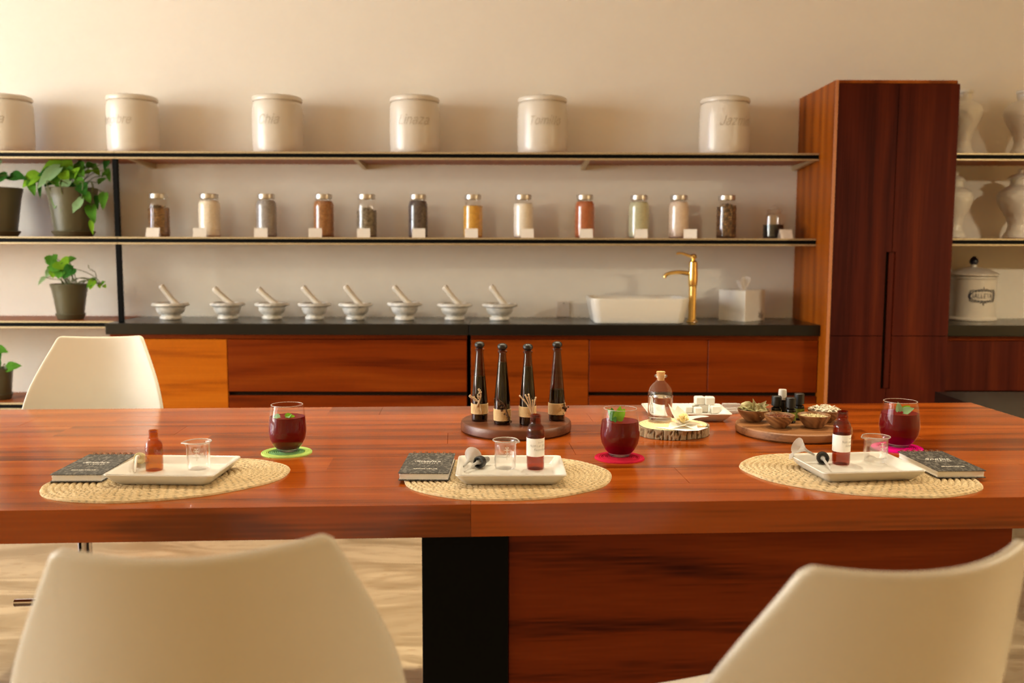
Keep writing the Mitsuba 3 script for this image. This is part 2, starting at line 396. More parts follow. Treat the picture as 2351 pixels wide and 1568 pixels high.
base_unit('wooden base cabinet with drawers under the white basin', -.179, 1.4525,
          [('door', -.1785, .3735, .10, .889, M_DOOR_M), ('drawer', .377, .9325, .642, .889, M_DRAWER), ('drawer', .9355, 1.451, .642, .889, M_DRAWER),
           ('drawer', .377, .9325, .375, .624, M_DRAWER), ('drawer', .9355, 1.451, .375, .624, M_DRAWER), ('drawer', .377, .9325, .10, .355, M_DRAWER), ('drawer', .9355, 1.451, .10, .355, M_DRAWER)])
base_unit('dark wooden base cabinet right of the tall cabinet, under the cookie jar', 2.0125, 3.3,
          [('drawer', 2.0135, 2.95, .652, .889, M_CAB), ('drawer', 2.0135, 2.95, .375, .624, M_CAB), ('drawer', 2.0135, 2.95, .10, .355, M_CAB), ('drawer', 2.953, 3.299, .10, .889, M_CAB)])
whole('countertop', 'black stone countertop slab carrying the first seven mortars', 'countertop', slab(-1.88, -.1882, K, WALL_Y - .001, .911, COUNTER_Z, .003), M_STONE)
whole('countertop', 'black stone countertop slab under the white basin and tissue box', 'countertop', slab(-.1868, 1.4525, K, WALL_Y - .001, .911, COUNTER_Z, .003), M_STONE)
whole('countertop', 'black stone countertop slab under the cookie jar', 'countertop', slab(2.0125, 3.3, K, WALL_Y - .001, .911, COUNTER_Z, .003), M_STONE)

tc = thing('tall_cabinet', 'tall dark red-brown wooden cabinet rising from floor to above the shelves', 'cabinet')
part(tc, 'side_panel', slab(1.4535, 1.4675, F + .001, WALL_Y - .001, 0, 2.066, .001), M_CABSIDE)
part(tc, 'side_panel', slab(1.9965, 2.0105, F + .024, WALL_Y - .001, 0, 2.066, .001), M_CAB)
part(tc, 'edge_strip', slab(1.4537, 1.4673, F - .001, F + .0009, 0, 2.066, .0004), M_EDGE, label='pale wooden front edge strip')
part(tc, 'top_panel', slab(1.4676, 1.9964, F + .002, WALL_Y - .001, 2.052, 2.066, .001), M_CABSIDE)
part(tc, 'carcass', slab(1.468, 1.996, F + .024, WALL_Y - .002, .06, 2.0515, .001), M_DARK)
def door_poly(pts): 
    m = extrude(sg.Polygon(pts), .021)           # x, z outline -> upright board
    v = np.array(m.vertices); v = np.stack([v[:, 0], F + .0235 - v[:, 2], v[:, 1]], 1)
    return mesh(v, m.faces)
part(tc, 'door', door_poly([(1.469, .922), (1.711, .922), (1.711, 1.304), (1.7365, 1.304), (1.7365, 2.05), (1.469, 2.05)]), M_CAB, smooth=False)
part(tc, 'door', door_poly([(1.7555, .922), (2.0105, .922), (2.0105, 2.05), (1.7395, 2.05), (1.7395, 1.304), (1.7555, 1.304)]), M_CAB, smooth=False)
part(tc, 'lower_door', door_poly([(1.469, .06), (1.7365, .06), (1.7365, .676), (1.711, .676), (1.711, .919), (1.469, .919)]), M_CAB, smooth=False)
part(tc, 'lower_door', door_poly([(1.7395, .06), (2.0105, .06), (2.0105, .919), (1.7555, .919), (1.7555, .676), (1.7395, .676)]), M_CAB, smooth=False)
part(tc, 'finger_pull', slab(1.7275, 1.755, F + .010, F + .0235, .677, 1.303, .001), M_CAB)

# ---------------------------------------------------------------- wall shelves
def shelf(label, x0, x1, ztop, brackets=()):
    k = thing('wall_shelf', label, 'shelf', None)
    part(k, 'board', slab(x0, x1, S + .018, WALL_Y - .001, ztop - .029, ztop, .001), M_UNDER)
    part(k, 'rail', slab(x0, x1, S + .006, S + .0178, ztop - .026, ztop - .0085, .0005), M_BLACK)
    part(k, 'top_edge', slab(x0, x1, S, S + .0178, ztop - .0083, ztop, .001), M_LIP)
    part(k, 'bottom_edge', slab(x0, x1, S, S + .0178, ztop - .035, ztop - .0262, .001), M_LIP)
    for bx in brackets:
        p = extrude(sg.Polygon([(S + .02, ztop - .0295), (WALL_Y - .002, ztop - .0295), (WALL_Y - .002, ztop - .055), (WALL_Y - .03, ztop - .055), (S + .02, ztop - .035)]), .02)
        v = np.array(p.vertices)
        part(k, 'bracket', mesh(np.stack([v[:, 2] + bx, v[:, 0], v[:, 1]], 1), p.faces), M_LIP, smooth=False)
    return k
Z1, Z2, Z3, Z4 = 1.7625, 1.3645, .965, .570
shelf('upper wall shelf left of the black post, under two white canisters', -3.4, -1.851, Z1)
shelf('long upper wall shelf with four white canisters, dark steel edge', -1.849, 1.4525, Z1, (-1.80, -.735, .36, 1.425))
shelf('middle wall shelf carrying the two bushy potted plants', -3.4, -1.851, Z2)
shelf('long middle wall shelf carrying the row of glass jars', -1.849, 1.4525, Z2)
shelf('lower wall shelf carrying the small trailing plant', -3.4, -1.882, Z3)
shelf('lowest wall shelf at the left, behind the bar stool', -3.4, -1.882, Z4)
shelf('upper wall shelf right of the tall cabinet', 2.0125, 3.4, Z1 + .003)
shelf('middle wall shelf right of the tall cabinet', 2.0125, 3.4, Z2 + .003)
k = thing('shelf_post', 'slim black upright post standing on the counter end and holding the shelves', 'post')
part(k, 'upper_post', slab(-1.861, -1.8385, S + .0005, S + .022, Z2 + .0002, Z1 - .0352, .001), M_BLACK)
part(k, 'lower_post', slab(-1.861, -1.8385, S + .0005, S + .022, COUNTER_Z + .0002, Z2 - .0352, .001), M_BLACK)
k = thing('socket_plate', 'blank off-white socket plate low on the wall beside the basin', 'socket')
part(k, 'plate', slab(.243, .311, WALL_Y - .007, WALL_Y - .0005, COUNTER_Z + .002, 1.047, .002), M_PLATE)
scr = lathe([(0, 0), (.004, 0), (.004, .0015), (0, .002)], 10)
part(k, 'screw', moved(scr, .279, WALL_Y - .0071, 1.036, rx=PI / 2), M_CAPGREY)

# ---------------------------------------------------------------- canisters on the upper shelf
can_body = lathe([(0, 0), (.100, 0), (.112, .004), (.118, .016), (.1205, .05), (.121, .12), (.1205, .19), (.119, .225), (.115, .242), (.110, .2495), (0, .2495)], 64)
can_lid = lathe([(0, .250), (.1155, .250), (.1185, .2525), (.1195, .258), (.1190, .266), (.116, .2715), (.108, .2745), (0, .2775)], 64)
CY = WALL_Y - .17
for x, word, th, wd in [(-2.431, 'Salvia', -.18, 'leftmost white ceramic canister on the upper shelf, cut off by the frame'),
                    (-1.822, 'Jengibre', -.46, 'white lidded ceramic canister above the shelf post, second from the left'),
                    (-1.122, 'Chia', -.12, 'white lidded ceramic canister lettered Chia'),
                    (-.459, 'Linaza', .06, 'white lidded ceramic canister lettered Linaza'),
                    (.1585, 'Tomillo', .12, 'white lidded ceramic canister lettered Tomillo'),
                    (1.042, 'Jazmin', .30, 'white lidded ceramic canister lettered Jazmin, nearest the tall cabinet')]:
    k = thing('canister', wd, 'canister', 'white canisters on the upper shelf')
    part(k, 'body', can_body, M_CERAM, tw=at(x, CY, Z1))
    part(k, 'lid', can_lid, M_CERAM, tw=at(x, CY, Z1))
    part(k, 'lettering', moved(text_on_cylinder(word, .045 if len(word) < 7 else .041, .1212, th, .135, .0004, slant=.38, xs=.82), x, CY, Z1), M_ENGR, smooth=False)

# ---------------------------------------------------------------- jars and cards on the middle shelf
JY = WALL_Y - .19
jar_out = [(0, 0), (.040, 0), (.046, .004), (.0495, .012), (.0495, .150), (.047, .166), (.041, .178), (.0385, .184), (.0385, .206)]
jar_glass = lathe(jar_out, 40)
jar_band = lathe([(.0388, .186), (.0405, .186), (.0412, .190), (.0412, .206), (.0402, .2085), (.036, .2095), (0, .2095)], 40)
def content(fill, colours, grain, rough, seed, chunk=0.0):
    """The filling of a jar: just inside the glass, its grain in geometry and colour."""
    zs = np.linspace(.004, fill, 44)
    prof = [(0, .003)] + [(min(np.interp(z, [0, .004, .012, .150, .166, .178, .2], [.04, .044, .0480, .0480, .0455, .0395, .037]), .048), z) for z in zs] + [(.03, fill + .001), (.015, fill + .002), (0, fill + .002)]
    m = lathe(prof, 72)
    v = np.array(m.vertices)
    nz = meshkit.fbm(v * grain, 3, seed)
    rad = np.linalg.norm(v[:, :2], axis=1, keepdims=True)
    v[:, :2] *= 1 - (rough * (1 - nz))[:, None] * (rad > .02)
    top = v[:, 2] > fill - .004
    v[top, 2] += chunk * (meshkit.noise(v[top] * grain * .6, seed + 3) - .6)
    m = mesh(v, m.faces)
    t = np.clip((meshkit.fbm(v * grain, 3, seed + 5) - .28) / .44, 0, 1)[:, None]
    t2 = (meshkit.noise(v * grain * 1.7, seed + 8) > .72)[:, None] * .8
    c = np.array(colours[0]) * (1 - t) + np.array(colours[1]) * t
    c = c * (1 - t2) + np.array(colours[2]) * t2 if len(colours) > 2 else c
    return m, np.clip(c, 0, 1)
JARS = [(-1.704, .140, [(.10, .045, .016), (.36, .19, .075), (.05, .02, .01)], 150, .06, .02, 'brown dried bark chunks'),
        (-1.459, .177, [(.74, .66, .52), (.88, .82, .70)], 300, .015, .004, 'coarse white salt'),
        (-1.181, .178, [(.20, .19, .19), (.44, .41, .40)], 420, .02, .003, 'grey-violet dried buds'),
        (-.903, .176, [(.20, .075, .025), (.44, .21, .085)], 380, .02, .004, 'small reddish-brown seeds'),
        (-.694, .132, [(.06, .045, .03), (.30, .25, .18), (.48, .42, .33)], 170, .07, .03, 'dark dried leaf pieces'),
        (-.444, .178, [(.035, .025, .026), (.15, .12, .12)], 260, .03, .005, 'dark purple dried petals'),
        (-.177, .155, [(.50, .25, .035), (.74, .44, .09)], 300, .02, .004, 'golden yellow grains'),
        (.068, .168, [(.78, .73, .62), (.88, .84, .76)], 200, .01, .004, 'fine white powder'),
        (.367, .178, [(.36, .10, .04), (.50, .17, .075)], 200, .012, .003, 'brick red powder'),
        (.631, .176, [(.44, .44, .29), (.56, .55, .38)], 180, .008, .003, 'pale green powder'),
        (.825, .178, [(.66, .53, .42), (.76, .64, .53)], 180, .008, .003, 'pale pink salt'),
        (1.058, .155, [(.03, .018, .012), (.15, .08, .045), (.50, .28, .10)], 110, .10, .03, 'dark dried peel and sticks')]
for i, (x, fill, cols, gr, ro, ch, what) in enumerate(JARS):
    k = thing('storage_jar', f'clear glass jar with tin lid filled with {what}', 'jar', 'glass jars on the middle shelf')
    w = [.102, .106, .099, .1, .1, .096, .095, .096, .096, .1, .099, .1][i] / .0995
    tw = T().translate([x, JY, Z2]).scale([w, w, 1.0])
    m, c = content(fill, cols, gr, ro, 10 + i, ch)
    part(k, 'contents', m, M_VC, smooth=True, color=c, tw=tw, label=what)
    part(k, 'glass', jar_glass, M_GLASS, tw=tw)
    part(k, 'lid', jar_band, M_TIN, tw=tw)
    if i in (0, 4, 11):      # loose pieces on top of the filling
        ps = []
        for q in range(26):
            a, r = rng.uniform(0, 2 * PI), rng.uniform(0, .034)
            ps.append(moved(trimesh.creation.box([rng.uniform(.008, .02), .006, .004]), r * math.cos(a), r * math.sin(a), fill + rng.uniform(-.002, .012), rz=rng.uniform(0, 3), rx=rng.uniform(-.8, .8), ry=rng.uniform(-.8, .8)))
        mm = cat(*ps)
        part(k, 'loose_pieces', mm, M_VC, smooth=False, color=np.repeat(np.array([cols[rng.integers(len(cols))] for _ in ps]), 8, 0), tw=tw, kind='stuff')
k = thing('storage_jar', 'small squat glass jar with knobbed glass stopper holding black powder', 'jar', 'glass jars on the middle shelf')
tw = at(1.288, JY, Z2)
m, c = content(.068, [(.006, .006, .006), (.03, .03, .03)], 300, .02, 40, .003)
part(k, 'contents', m, M_VC, smooth=True, color=c, tw=tw, label='black powder')
part(k, 'glass', lathe([(0, 0), (.043, 0), (.049, .005), (.0505, .012), (.0505, .108), (.047, .118), (.037, .125), (.034, .131), (.038, .140), (.041, .143)], 40), M_GLASS, tw=tw)
part(k, 'stopper', lathe([(0, .120), (.026, .120), (.031, .142), (.034, .1435), (.034, .147), (.014, .150), (.012, .156), (.026, .162), (.026, .165), (.010, .168), (0, .1685)], 40), M_GLASS, tw=tw)

def tent_card(w=.062, h=.044, d=.040):
    a = np.array([[-w/2, -d/2, 0], [w/2, -d/2, 0], [w/2, 0, h], [-w/2, 0, h], [w/2, d/2, 0], [-w/2, d/2, 0]])
    t = .0008
    front = mesh(np.vstack([a[[0, 1, 2, 3]], a[[0, 1, 2, 3]] + [0, t, -t * .5]]), [[0, 1, 2], [0, 2, 3], [4, 6, 5], [4, 7, 6], [0, 4, 1], [1, 4, 5], [1, 5, 2], [2, 5, 6], [0, 3, 4], [3, 7, 4]])
    back = mesh(np.vstack([a[[4, 5, 3, 2]], a[[4, 5, 3, 2]] - [0, t, t * .5]]), [[0, 1, 2], [0, 2, 3], [4, 6, 5], [4, 7, 6], [0, 4, 1], [1, 4, 5], [1, 5, 2], [2, 5, 6], [0, 3, 4], [3, 7, 4]])
    return cat(front, back)
card = tent_card()
names = ['brown bark chunks', 'coarse white salt', 'grey-violet buds', 'reddish-brown seeds', 'dark leaf pieces', 'dark purple petals', 'golden yellow grains', 'white powder', 'brick red powder', 'pale green powder', 'pale pink salt', 'black powder']
for i, x in enumerate([-1.697, -1.474, -1.184, -.925, -.695, -.432, -.181, .085, .367, .628, .864, 1.319]):
    whole('place_card', f'small white folded card standing in front of the jar of {names[i]}', 'card', card, M_PAPER, smooth=False, group='folded cards in front of the jars', tw=at(x, S + .045, Z2, [4, 10, 8, 10, 6, 4, 0, 2, 0, -4, -12, 8][i]))

# ---------------------------------------------------------------- mortars and pestles on the counter
mort_prof = [(0, 0), (.040, 0), (.0475, .003), (.0495, .010), (.0475, .017), (.040, .021), (.041, .024), (.0545, .032), (.0615, .042), (.0650, .053), (.0655, .0615), (.0670, .0640), (.074, .0655), (.0815, .069), (.0830, .075), (.0800, .0815), (.071, .0845), (.063, .083), (.056, .070), (.045, .052), (.028, .040), (0, .036)]
pest_prof = [(0, 0), (.009, .001), (.0155, .006), (.0185, .016), (.0175, .028), (.0145, .045), (.0135, .075), (.0138, .105), (.0155, .126), (.0150, .134), (.009, .139), (0, .140)]
ords = ['first', 'second', 'third', 'fourth', 'fifth', 'sixth', 'seventh', 'eighth']
ptilt = [-37, -46, -47, -41, -38, -40, -39, -36]
MX = [(-1.655, 4.537, .174), (-1.383, 4.555, .164), (-1.164, 4.552, .162), (-.954, 4.547, .155), (-.752, 4.540, .160), (-.511, 4.534, .164), (-.267, 4.54, .1645), (-.046, 4.535, .1664)]
for i, (x, y, w) in enumerate(MX):
    s = w / .165
    m = lathe(mort_prof, 56)
    v = np.array(m.vertices); v[:, :2] *= s
    if i == 5:  # the deeper, plainer bowl
        v[:, 2] *= 1.06
    ang = np.arctan2(v[:, 1], v[:, 0])
    lug = (v[:, 2] > .066) * (v[:, 2] < .09) * np.clip(np.cos(2 * ang + .0), 0, 1) ** 12
    v[:, 0] *= 1 + .05 * lug
    m = mesh(v, m.faces)
    vein = meshkit.fbm(v * [22, 22, 30] + i * 7, 4, i)
    t = np.clip((np.abs(vein - .5) * 9), 0, 1)[:, None]
    g = np.clip(meshkit.fbm(v * 14 + i * 3, 3, 50 + i) * 1.6 - .4, 0, 1)[:, None]
    tint = [(.50, .49, .46), (.48, .47, .44), (.47, .45, .39), (.5, .49, .47), (.40, .40, .38), (.48, .47, .45), (.5, .49, .46), (.5, .49, .46)][i]
    c = np.array(tint) * (1 - t) + np.array([.78, .76, .71]) * t
    c = c * (.80 + .2 * g)
    whole('mortar', f'white veined marble mortar on the black counter, {ords[i]} of eight from the left', 'mortar', m, M_STONEW, smooth=True, color=c, group='marble mortars on the counter', tw=at(x, y, COUNTER_Z))
    p = lathe(pest_prof, 24)
    pv = np.array(p.vertices)
    pc = np.array([.72, .67, .58]) * (.82 + .3 * meshkit.fbm(pv * 40 + i, 3, i))[:, None]
    q = moved(p, ry=math.radians(ptilt[i]))
    tip = np.array([.036 * s, 0, .058 + (.003 if i == 5 else 0)])
    q.apply_translation(tip - q.vertices[np.argmin(np.linalg.norm(np.array(p.vertices) - [.0, 0, 0], axis=1))])
    whole('pestle', f'marble pestle leaning to the left in the {ords[i]} mortar from the left', 'pestle', q, M_STONEW, smooth=True, color=np.clip(pc, 0, 1), group='marble pestles in the mortars', tw=at(x, y, COUNTER_Z, s=1.0))

# ---------------------------------------------------------------- basin, tap, tissue box
hx, hy, cx, cy = .233, .155, .614, 4.325 + .155
bas = loft([(hx - .030, hy - .030, .03, 0), (hx - .022, hy - .022, .035, .003), (hx - .018, hy - .018, .04, .012), (hx - .004, hy - .004, .045, .085), (hx, hy, .045, .113), (hx - .001, hy - .001, .045, .118), (hx - .005, hy - .005, .042, .1205),
            (hx - .010, hy - .010, .04, .118), (hx - .014, hy - .014, .038, .105), (hx - .035, hy - .035, .03, .03), (hx - .07, hy - .07, .02, .022), (.02, .02, .02, .018)], 6)
whole('basin', 'white rectangular vessel basin standing on the black counter', 'basin', moved(bas, cx, cy, COUNTER_Z), M_PORC, smooth=40)
fx, fy = .880, 4.452
t = thing('tap', 'tall polished brass basin tap with a curved spout, right of the basin', 'tap')
part(t, 'column', moved(lathe([(0, 0), (.026, 0), (.028, .003), (.027, .007), (.021, .010), (.0185, .014), (.0185, .172), (.020, .176), (.0215, .180), (.0215, .196), (.0225, .200), (.0225, .240), (.0210, .246), (.0205, .262), (.0195, .270), (.0205, .276), (.0195, .288), (.012, .295), (.008, .300), (.008, .306), (0, .306)], 40), fx, fy, COUNTER_Z), M_BRASS)
sp = spline([(-.015, 0, .2335), (-.05, -.003, .2385), (-.085, -.006, .239), (-.115, -.008, .234), (-.132, -.01, .226), (-.138, -.01, .213)], 36)
part(t, 'spout', moved(tube(sp, np.interp(np.linspace(0, 1, len(sp)), [0, .5, .9, 1], [.0105, .0095, .0085, .008]), 16), fx, fy, COUNTER_Z), M_BRASS)
lv = spline([(0, 0, .314), (-.02, -.001, .318), (-.045, -.002, .327), (-.066, -.003, .331), (-.082, -.003, .327)], 24)
part(t, 'lever', moved(cat(lathe([(0, .302), (.009, .303), (.0155, .309), (.0165, .316), (.013, .323), (.006, .3265), (0, .327)], 24), tube(lv, np.linspace(.0072, .0048, len(lv)), 12)), fx, fy, COUNTER_Z), M_BRASS)

tb = thing('tissue_box', 'white cube tissue box cover turned cornerwise on the black counter', 'tissue box')
ang = math.atan2(4.4672 - 4.5908, 1.138 - 1.0379)
u = np.array([math.cos(ang), math.sin(ang)]); vv = np.array([-u[1], u[0]])
hw = .0795
cen = np.array([1.138, 4.4672]) - u * hw + vv * hw
part(tb, 'cover', moved(loft([(hw - .002, hw - .002, .002, 0), (hw, hw, .003, .002), (hw, hw, .003, .150), (hw - .003, hw - .003, .003, .153), (.045, .022, .02, .153), (.044, .021, .02, .147)], 5), cen[0], cen[1], COUNTER_Z, rz=ang), M_PORC)
uu, ww = np.meshgrid(np.linspace(-1, 1, 15), np.linspace(0, 1, 9), indexing='ij')
tv = np.stack([(.010 + .030 * ww) * uu + .006 * ww * np.sin(uu * 4), .012 * np.sin(uu * 5 + ww) * (.3 + ww), .149 + ww * .062 - .016 * ww * (uu ** 2) + .008 * np.sin(uu * 3.3) * ww], -1).reshape(-1, 3)
part(tb, 'tissue', moved(mesh(tv, grid_faces(15, 9, wrap=False)), cen[0] + .005, cen[1], COUNTER_Z, rz=.2), M_TISSUE, smooth=True)
lf = []
for a, l in ((0.2, .04), (-.5, .034), (.9, .034), (-1.1, .024), (1.5, .022)):
    pts = [(0, 0)] + [(l * s_ * math.sin(a) + .006 * math.sin(s_ * PI) * math.cos(a), l * s_ * math.cos(a) - .006 * math.sin(s_ * PI) * math.sin(a)) for s_ in np.linspace(.1, 1, 8)] + [(l * s_ * math.sin(a) - .006 * math.sin(s_ * PI) * math.cos(a), l * s_ * math.cos(a) + .006 * math.sin(s_ * PI) * math.sin(a)) for s_ in np.linspace(.9, .1, 8)]
    lf.append(extrude(sg.Polygon(pts).buffer(0), .0003))
e = cat(*lf); v = np.array(e.vertices)
e = mesh(np.stack([hw + .0001 + v[:, 2], v[:, 0] + .045, v[:, 1] + .016], 1), e.faces)
part(tb, 'leaf_print', moved(e, cen[0], cen[1], COUNTER_Z, rz=ang), M_GREYINK, smooth=False, label='faint grey leaf print')

# ---------------------------------------------------------------- vases and cookie jar at the right
def vase(label, x, y, z, R, H, neck, lidded, relief, seed):
    k = thing('vase', label, 'vase', None)
    r = R
    prof = [(0, 0), (r * .62, 0), (r * .68, .006), (r * .64, .02), (r * .50, H * .13), (r * .44, H * .22), (r * .55, H * .34), (r * .80, H * .48), (r * .97, H * .60), (r, H * .67), (r * .93, H * .74), (r * .70, H * .80), (neck * 1.08, H * .83), (neck, H * .86), (neck, H * .93)]
    if not lidded: prof += [(neck * 1.15, H * .945), (neck * 1.18, H * .965), (neck * 1.1, H * .985), (0, H * .985)]
    p = np.array(prof)
    s_ = np.linspace(0, 1, len(p)); si = np.linspace(0, 1, 90)
    p = np.stack([np.interp(si, s_, p[:, 0]), np.interp(si, s_, p[:, 1])], 1)
    m = lathe(p, 72)
    v = np.array(m.vertices)
    if relief:
        zz = v[:, 2] / H
        band = np.clip((zz - .22) / .06, 0, 1) * np.clip((.72 - zz) / .06, 0, 1)
        a = np.arctan2(v[:, 1], v[:, 0])
        h = np.abs(np.sin(a * 5 + np.sin(zz * 22) * 1.3)) ** 3 + (meshkit.fbm(v * 60, 3, seed) > .52)
        v[:, :2] *= (1 + .022 * band * h)[:, None]
    part(k, 'body', moved(mesh(v, m.faces), x, y, z), M_PORC, smooth=True)
    if lidded:
        part(k, 'lid', moved(lathe([(0, H * .931), (neck * 1.30, H * .931), (neck * 1.32, H * .945), (neck * 1.15, H * .965), (neck * .95, H * .99), (neck * .5, H * 1.012), (neck * .22, H * 1.02), (neck * .2, H * 1.035), (neck * .34, H * 1.05), (neck * .3, H * 1.075), (0, H * 1.09)], 48), x, y, z), M_PORC)
VY = WALL_Y - .17
vase('white glazed relief vase on the upper right shelf, half hidden behind the tall cabinet', 2.200, VY, Z1 + .003, .083, .318, .035, False, True, 1)
vase('plain white baluster vase on the upper right shelf, at the photo edge', 2.500, VY, Z1 + .003, .098, .318, .040, False, False, 2)
vase('plain white baluster vase on the middle right shelf, beside the tall cabinet', 2.180, VY, Z2 + .003, .081, .30, .032, True, False, 3)
vase('white lidded relief jar on the middle right shelf, at the photo edge', 2.494, VY, Z2 + .003, .100, .312, .044, True, True, 4)
k = thing('cookie_jar', 'white lidded cookie jar lettered GALLETAS in blue on the right counter', 'jar')
jx, jy, jr = 2.318, 4.641, .1085
tw = at(jx, jy, COUNTER_Z)
part(k, 'body', lathe([(0, 0), (.112, 0), (.116, .003), (.117, .009), (.113, .015), (jr, .020), (jr, .200), (.111, .206), (.114, .212), (.112, .218), (.104, .222), (0, .222)], 64), M_CERAM, tw=tw)
part(k, 'lid', lathe([(0, .2222), (.118, .2222), (.1215, .226), (.121, .231), (.112, .236), (.085, .248), (.055, .258), (.030, .263), (.016, .266), (.014, .272), (.015, .277), (0, .277)], 64), M_CERAM, tw=tw)
part(k, 'knob', lathe([(.0, .2772), (.013, .2772), (.020, .285), (.0215, .295), (.017, .306), (.009, .315), (0, .320)], 24), M_NAVY, tw=tw, label='dark blue acorn knob')
em = []
def band_xy(poly): em.append(extrude(poly, .0006))
o = sg.box(-.052, -.016, .052, .016).buffer(.008)
band_xy(o.buffer(.0042).difference(o))
band_xy(o.buffer(.0075).difference(o.buffer(.0060)))
for a in np.linspace(0, 2 * PI, 26, endpoint=False):
    ex, ey = .066 * math.cos(a), .027 * math.sin(a)
    band_xy(sg.Point(ex, ey).buffer(.0042 + .0018 * (math.cos(2 * a) ** 2)))
for dx, dy, r_ in ((0, .036, .004), (0, -.036, .005), (0, -.043, .0035), (0, .042, .0025), (-.012, -.034, .0035), (.012, -.034, .0035), (-.014, .033, .003), (.014, .033, .003)):
    band_xy(sg.Point(dx, dy).buffer(r_))
e = cat(*em).subdivide_to_size(.012)
v = np.array(e.vertices); th0 = .02
e = mesh(np.stack([(jr + .0002 + v[:, 2]) * np.sin(th0 + v[:, 0] / jr), -(jr + .0002 + v[:, 2]) * np.cos(th0 + v[:, 0] / jr), .125 + v[:, 1]], 1), e.faces)
part(k, 'emblem', e, M_NAVY, smooth=False, tw=tw, label='dark blue scrollwork cartouche')
part(k, 'lettering', text_on_cylinder('GALLETAS', .022, jr, th0, .1145, .0006, bold=True, xs=.82), M_NAVY, smooth=False, tw=tw)

# ---------------------------------------------------------------- potted plants
def leaf_mesh(L, W, droop, fold, curl=0.0, nseg=8):
    """A heart-shaped leaf, base at the origin, along +x, its upper side +z."""
    s = np.linspace(0, 1, nseg + 1)
    w = W * (np.sin(PI * np.clip(s, 0, 1) ** .62) ** .8) * (1 - .25 * s) * 1.08
    w[-1] = 0.0006; w[0] = W * .28
    pts = []
    for i in range(nseg + 1):
        bend = droop * s[i]
        x = L * (math.sin(bend) / droop if abs(droop) > 1e-3 else s[i]); z = -L * ((1 - math.cos(bend)) / droop if abs(droop) > 1e-3 else 0)
        for t in (-1, -.5, 0, .5, 1):
            back = -.10 * L * (abs(t) ** 2) * (1 - s[i]) ** 2
            pts.append((x + back, t * w[i] / 1.0, z + fold * w[i] * abs(t) + .04 * L * curl * math.sin(3 * PI * s[i]) * t))
    return mesh(pts, grid_faces(nseg + 1, 5, wrap=False))
def orient(m, pos, d, upv=(0, -.9, .6)):
    d = np.array(d, float); d /= np.linalg.norm(d)
    z = np.array(upv, float); z -= d * (z @ d); z /= np.linalg.norm(z) + 1e-9
    y = np.cross(z, d)
    R = np.eye(4); R[:3, 0], R[:3, 1], R[:3, 2], R[:3, 3] = d, y, z, pos
    m = m.copy(); m.apply_transform(R)
    return m
def pot(k, x, y, z, r_top, r_bot, h, sauc):
    tw = at(x, y, z)
    part(k, 'saucer', lathe([(0, 0), (sauc * .80, 0), (sauc * .86, .004), (sauc, .026), (sauc * .97, .029), (sauc * .86, .012), (0, .0075)], 48), M_POT, tw=tw)
    b = .0085
    part(k, 'pot', lathe([(0, b), (r_bot, b), (r_bot + .004, b + .006), (r_bot + (r_top - r_bot) * .70, h * .80), (r_bot + (r_top - r_bot) * .82, h * .90), (r_top * .985, h - .006), (r_top, h), (r_top * .97, h + .003), (r_top * .92, h - .01), (r_top * .80, h * .86), (r_top * .5, h * .855), (0, h * .855)], 48), M_POT, tw=tw)
    part(k, 'soil', lathe([(0, h * .86), (r_top * .79, h * .86), (r_top * .6, h * .885), (0, h * .90)], 24), M_SOIL, tw=tw)
def plant(label, x, y, z, r_top, r_bot, h, sauc, leaves, scale_px, extra_stems=()):
    """leaves: (dx, dz, dy, length, width, direction, colour index, droop)"""
    k = thing('potted_plant', label, 'plant', None)
    pot(k, x, y, z, r_top, r_bot, h, sauc)
    stems = []
    for i, (dx, dz, dy, L, W, d, ci, droop) in enumerate(leaves):
        pos = np.array([x + dx, y + dy, z + dz])
        part(k, 'leaf', orient(leaf_mesh(L, W, droop, .28 + .1 * rng.random(), rng.uniform(-1, 1)), pos, d), M_LEAF[ci], smooth=True)
        a = rng.uniform(0, 2 * PI); r0 = r_top * .5 * rng.random()
        root = np.array([x + r0 * math.cos(a), y + r0 * math.sin(a), z + h * .88])
        midp = (root + pos) / 2 + np.array([0, 0, .03 + .25 * abs(pos[2] - root[2]) * (pos[2] < root[2])])
        if pos[2] < root[2] - .02:
            out = np.array([pos[0] - x, pos[1] - y]); out = out / (np.linalg.norm(out) + 1e-6) * max(r_top * 1.1, np.linalg.norm(out) * .75)
            midp = np.array([x + out[0], y + out[1], z + h + .03])
        stems.append(tube(spline([root, midp, pos], 10), .0022, 6))
    for path in extra_stems:
        stems.append(tube(spline([np.array([x, y, z]) + np.array(q) for q in path], 24), .0018, 6))
    part(k, 'stems', cat(*stems), M_STEM, smooth=True)
PS = 1 / 7.468 / 479.0     # metres per pixel of the close-up that the leaf list was read from
def read_leaves(rows, cx, cz):
    out = []
    for (px, py, tx, ty, w, dy, ci, droop) in rows:
        dx, dz = (px - cx) * PS, (cz - py) * PS
        d = np.array([(tx - px) * PS, 0, (py - ty) * PS])
        L = np.linalg.norm(d)
        dd = np.array([d[0], rng.uniform(-.75, -.2) * L * .9, d[2] + .3 * L * abs(droop)])
        out.append((dx, dz, dy, L * 1.12, w * PS / 2 * 1.35, dd, ci, droop))
    return out
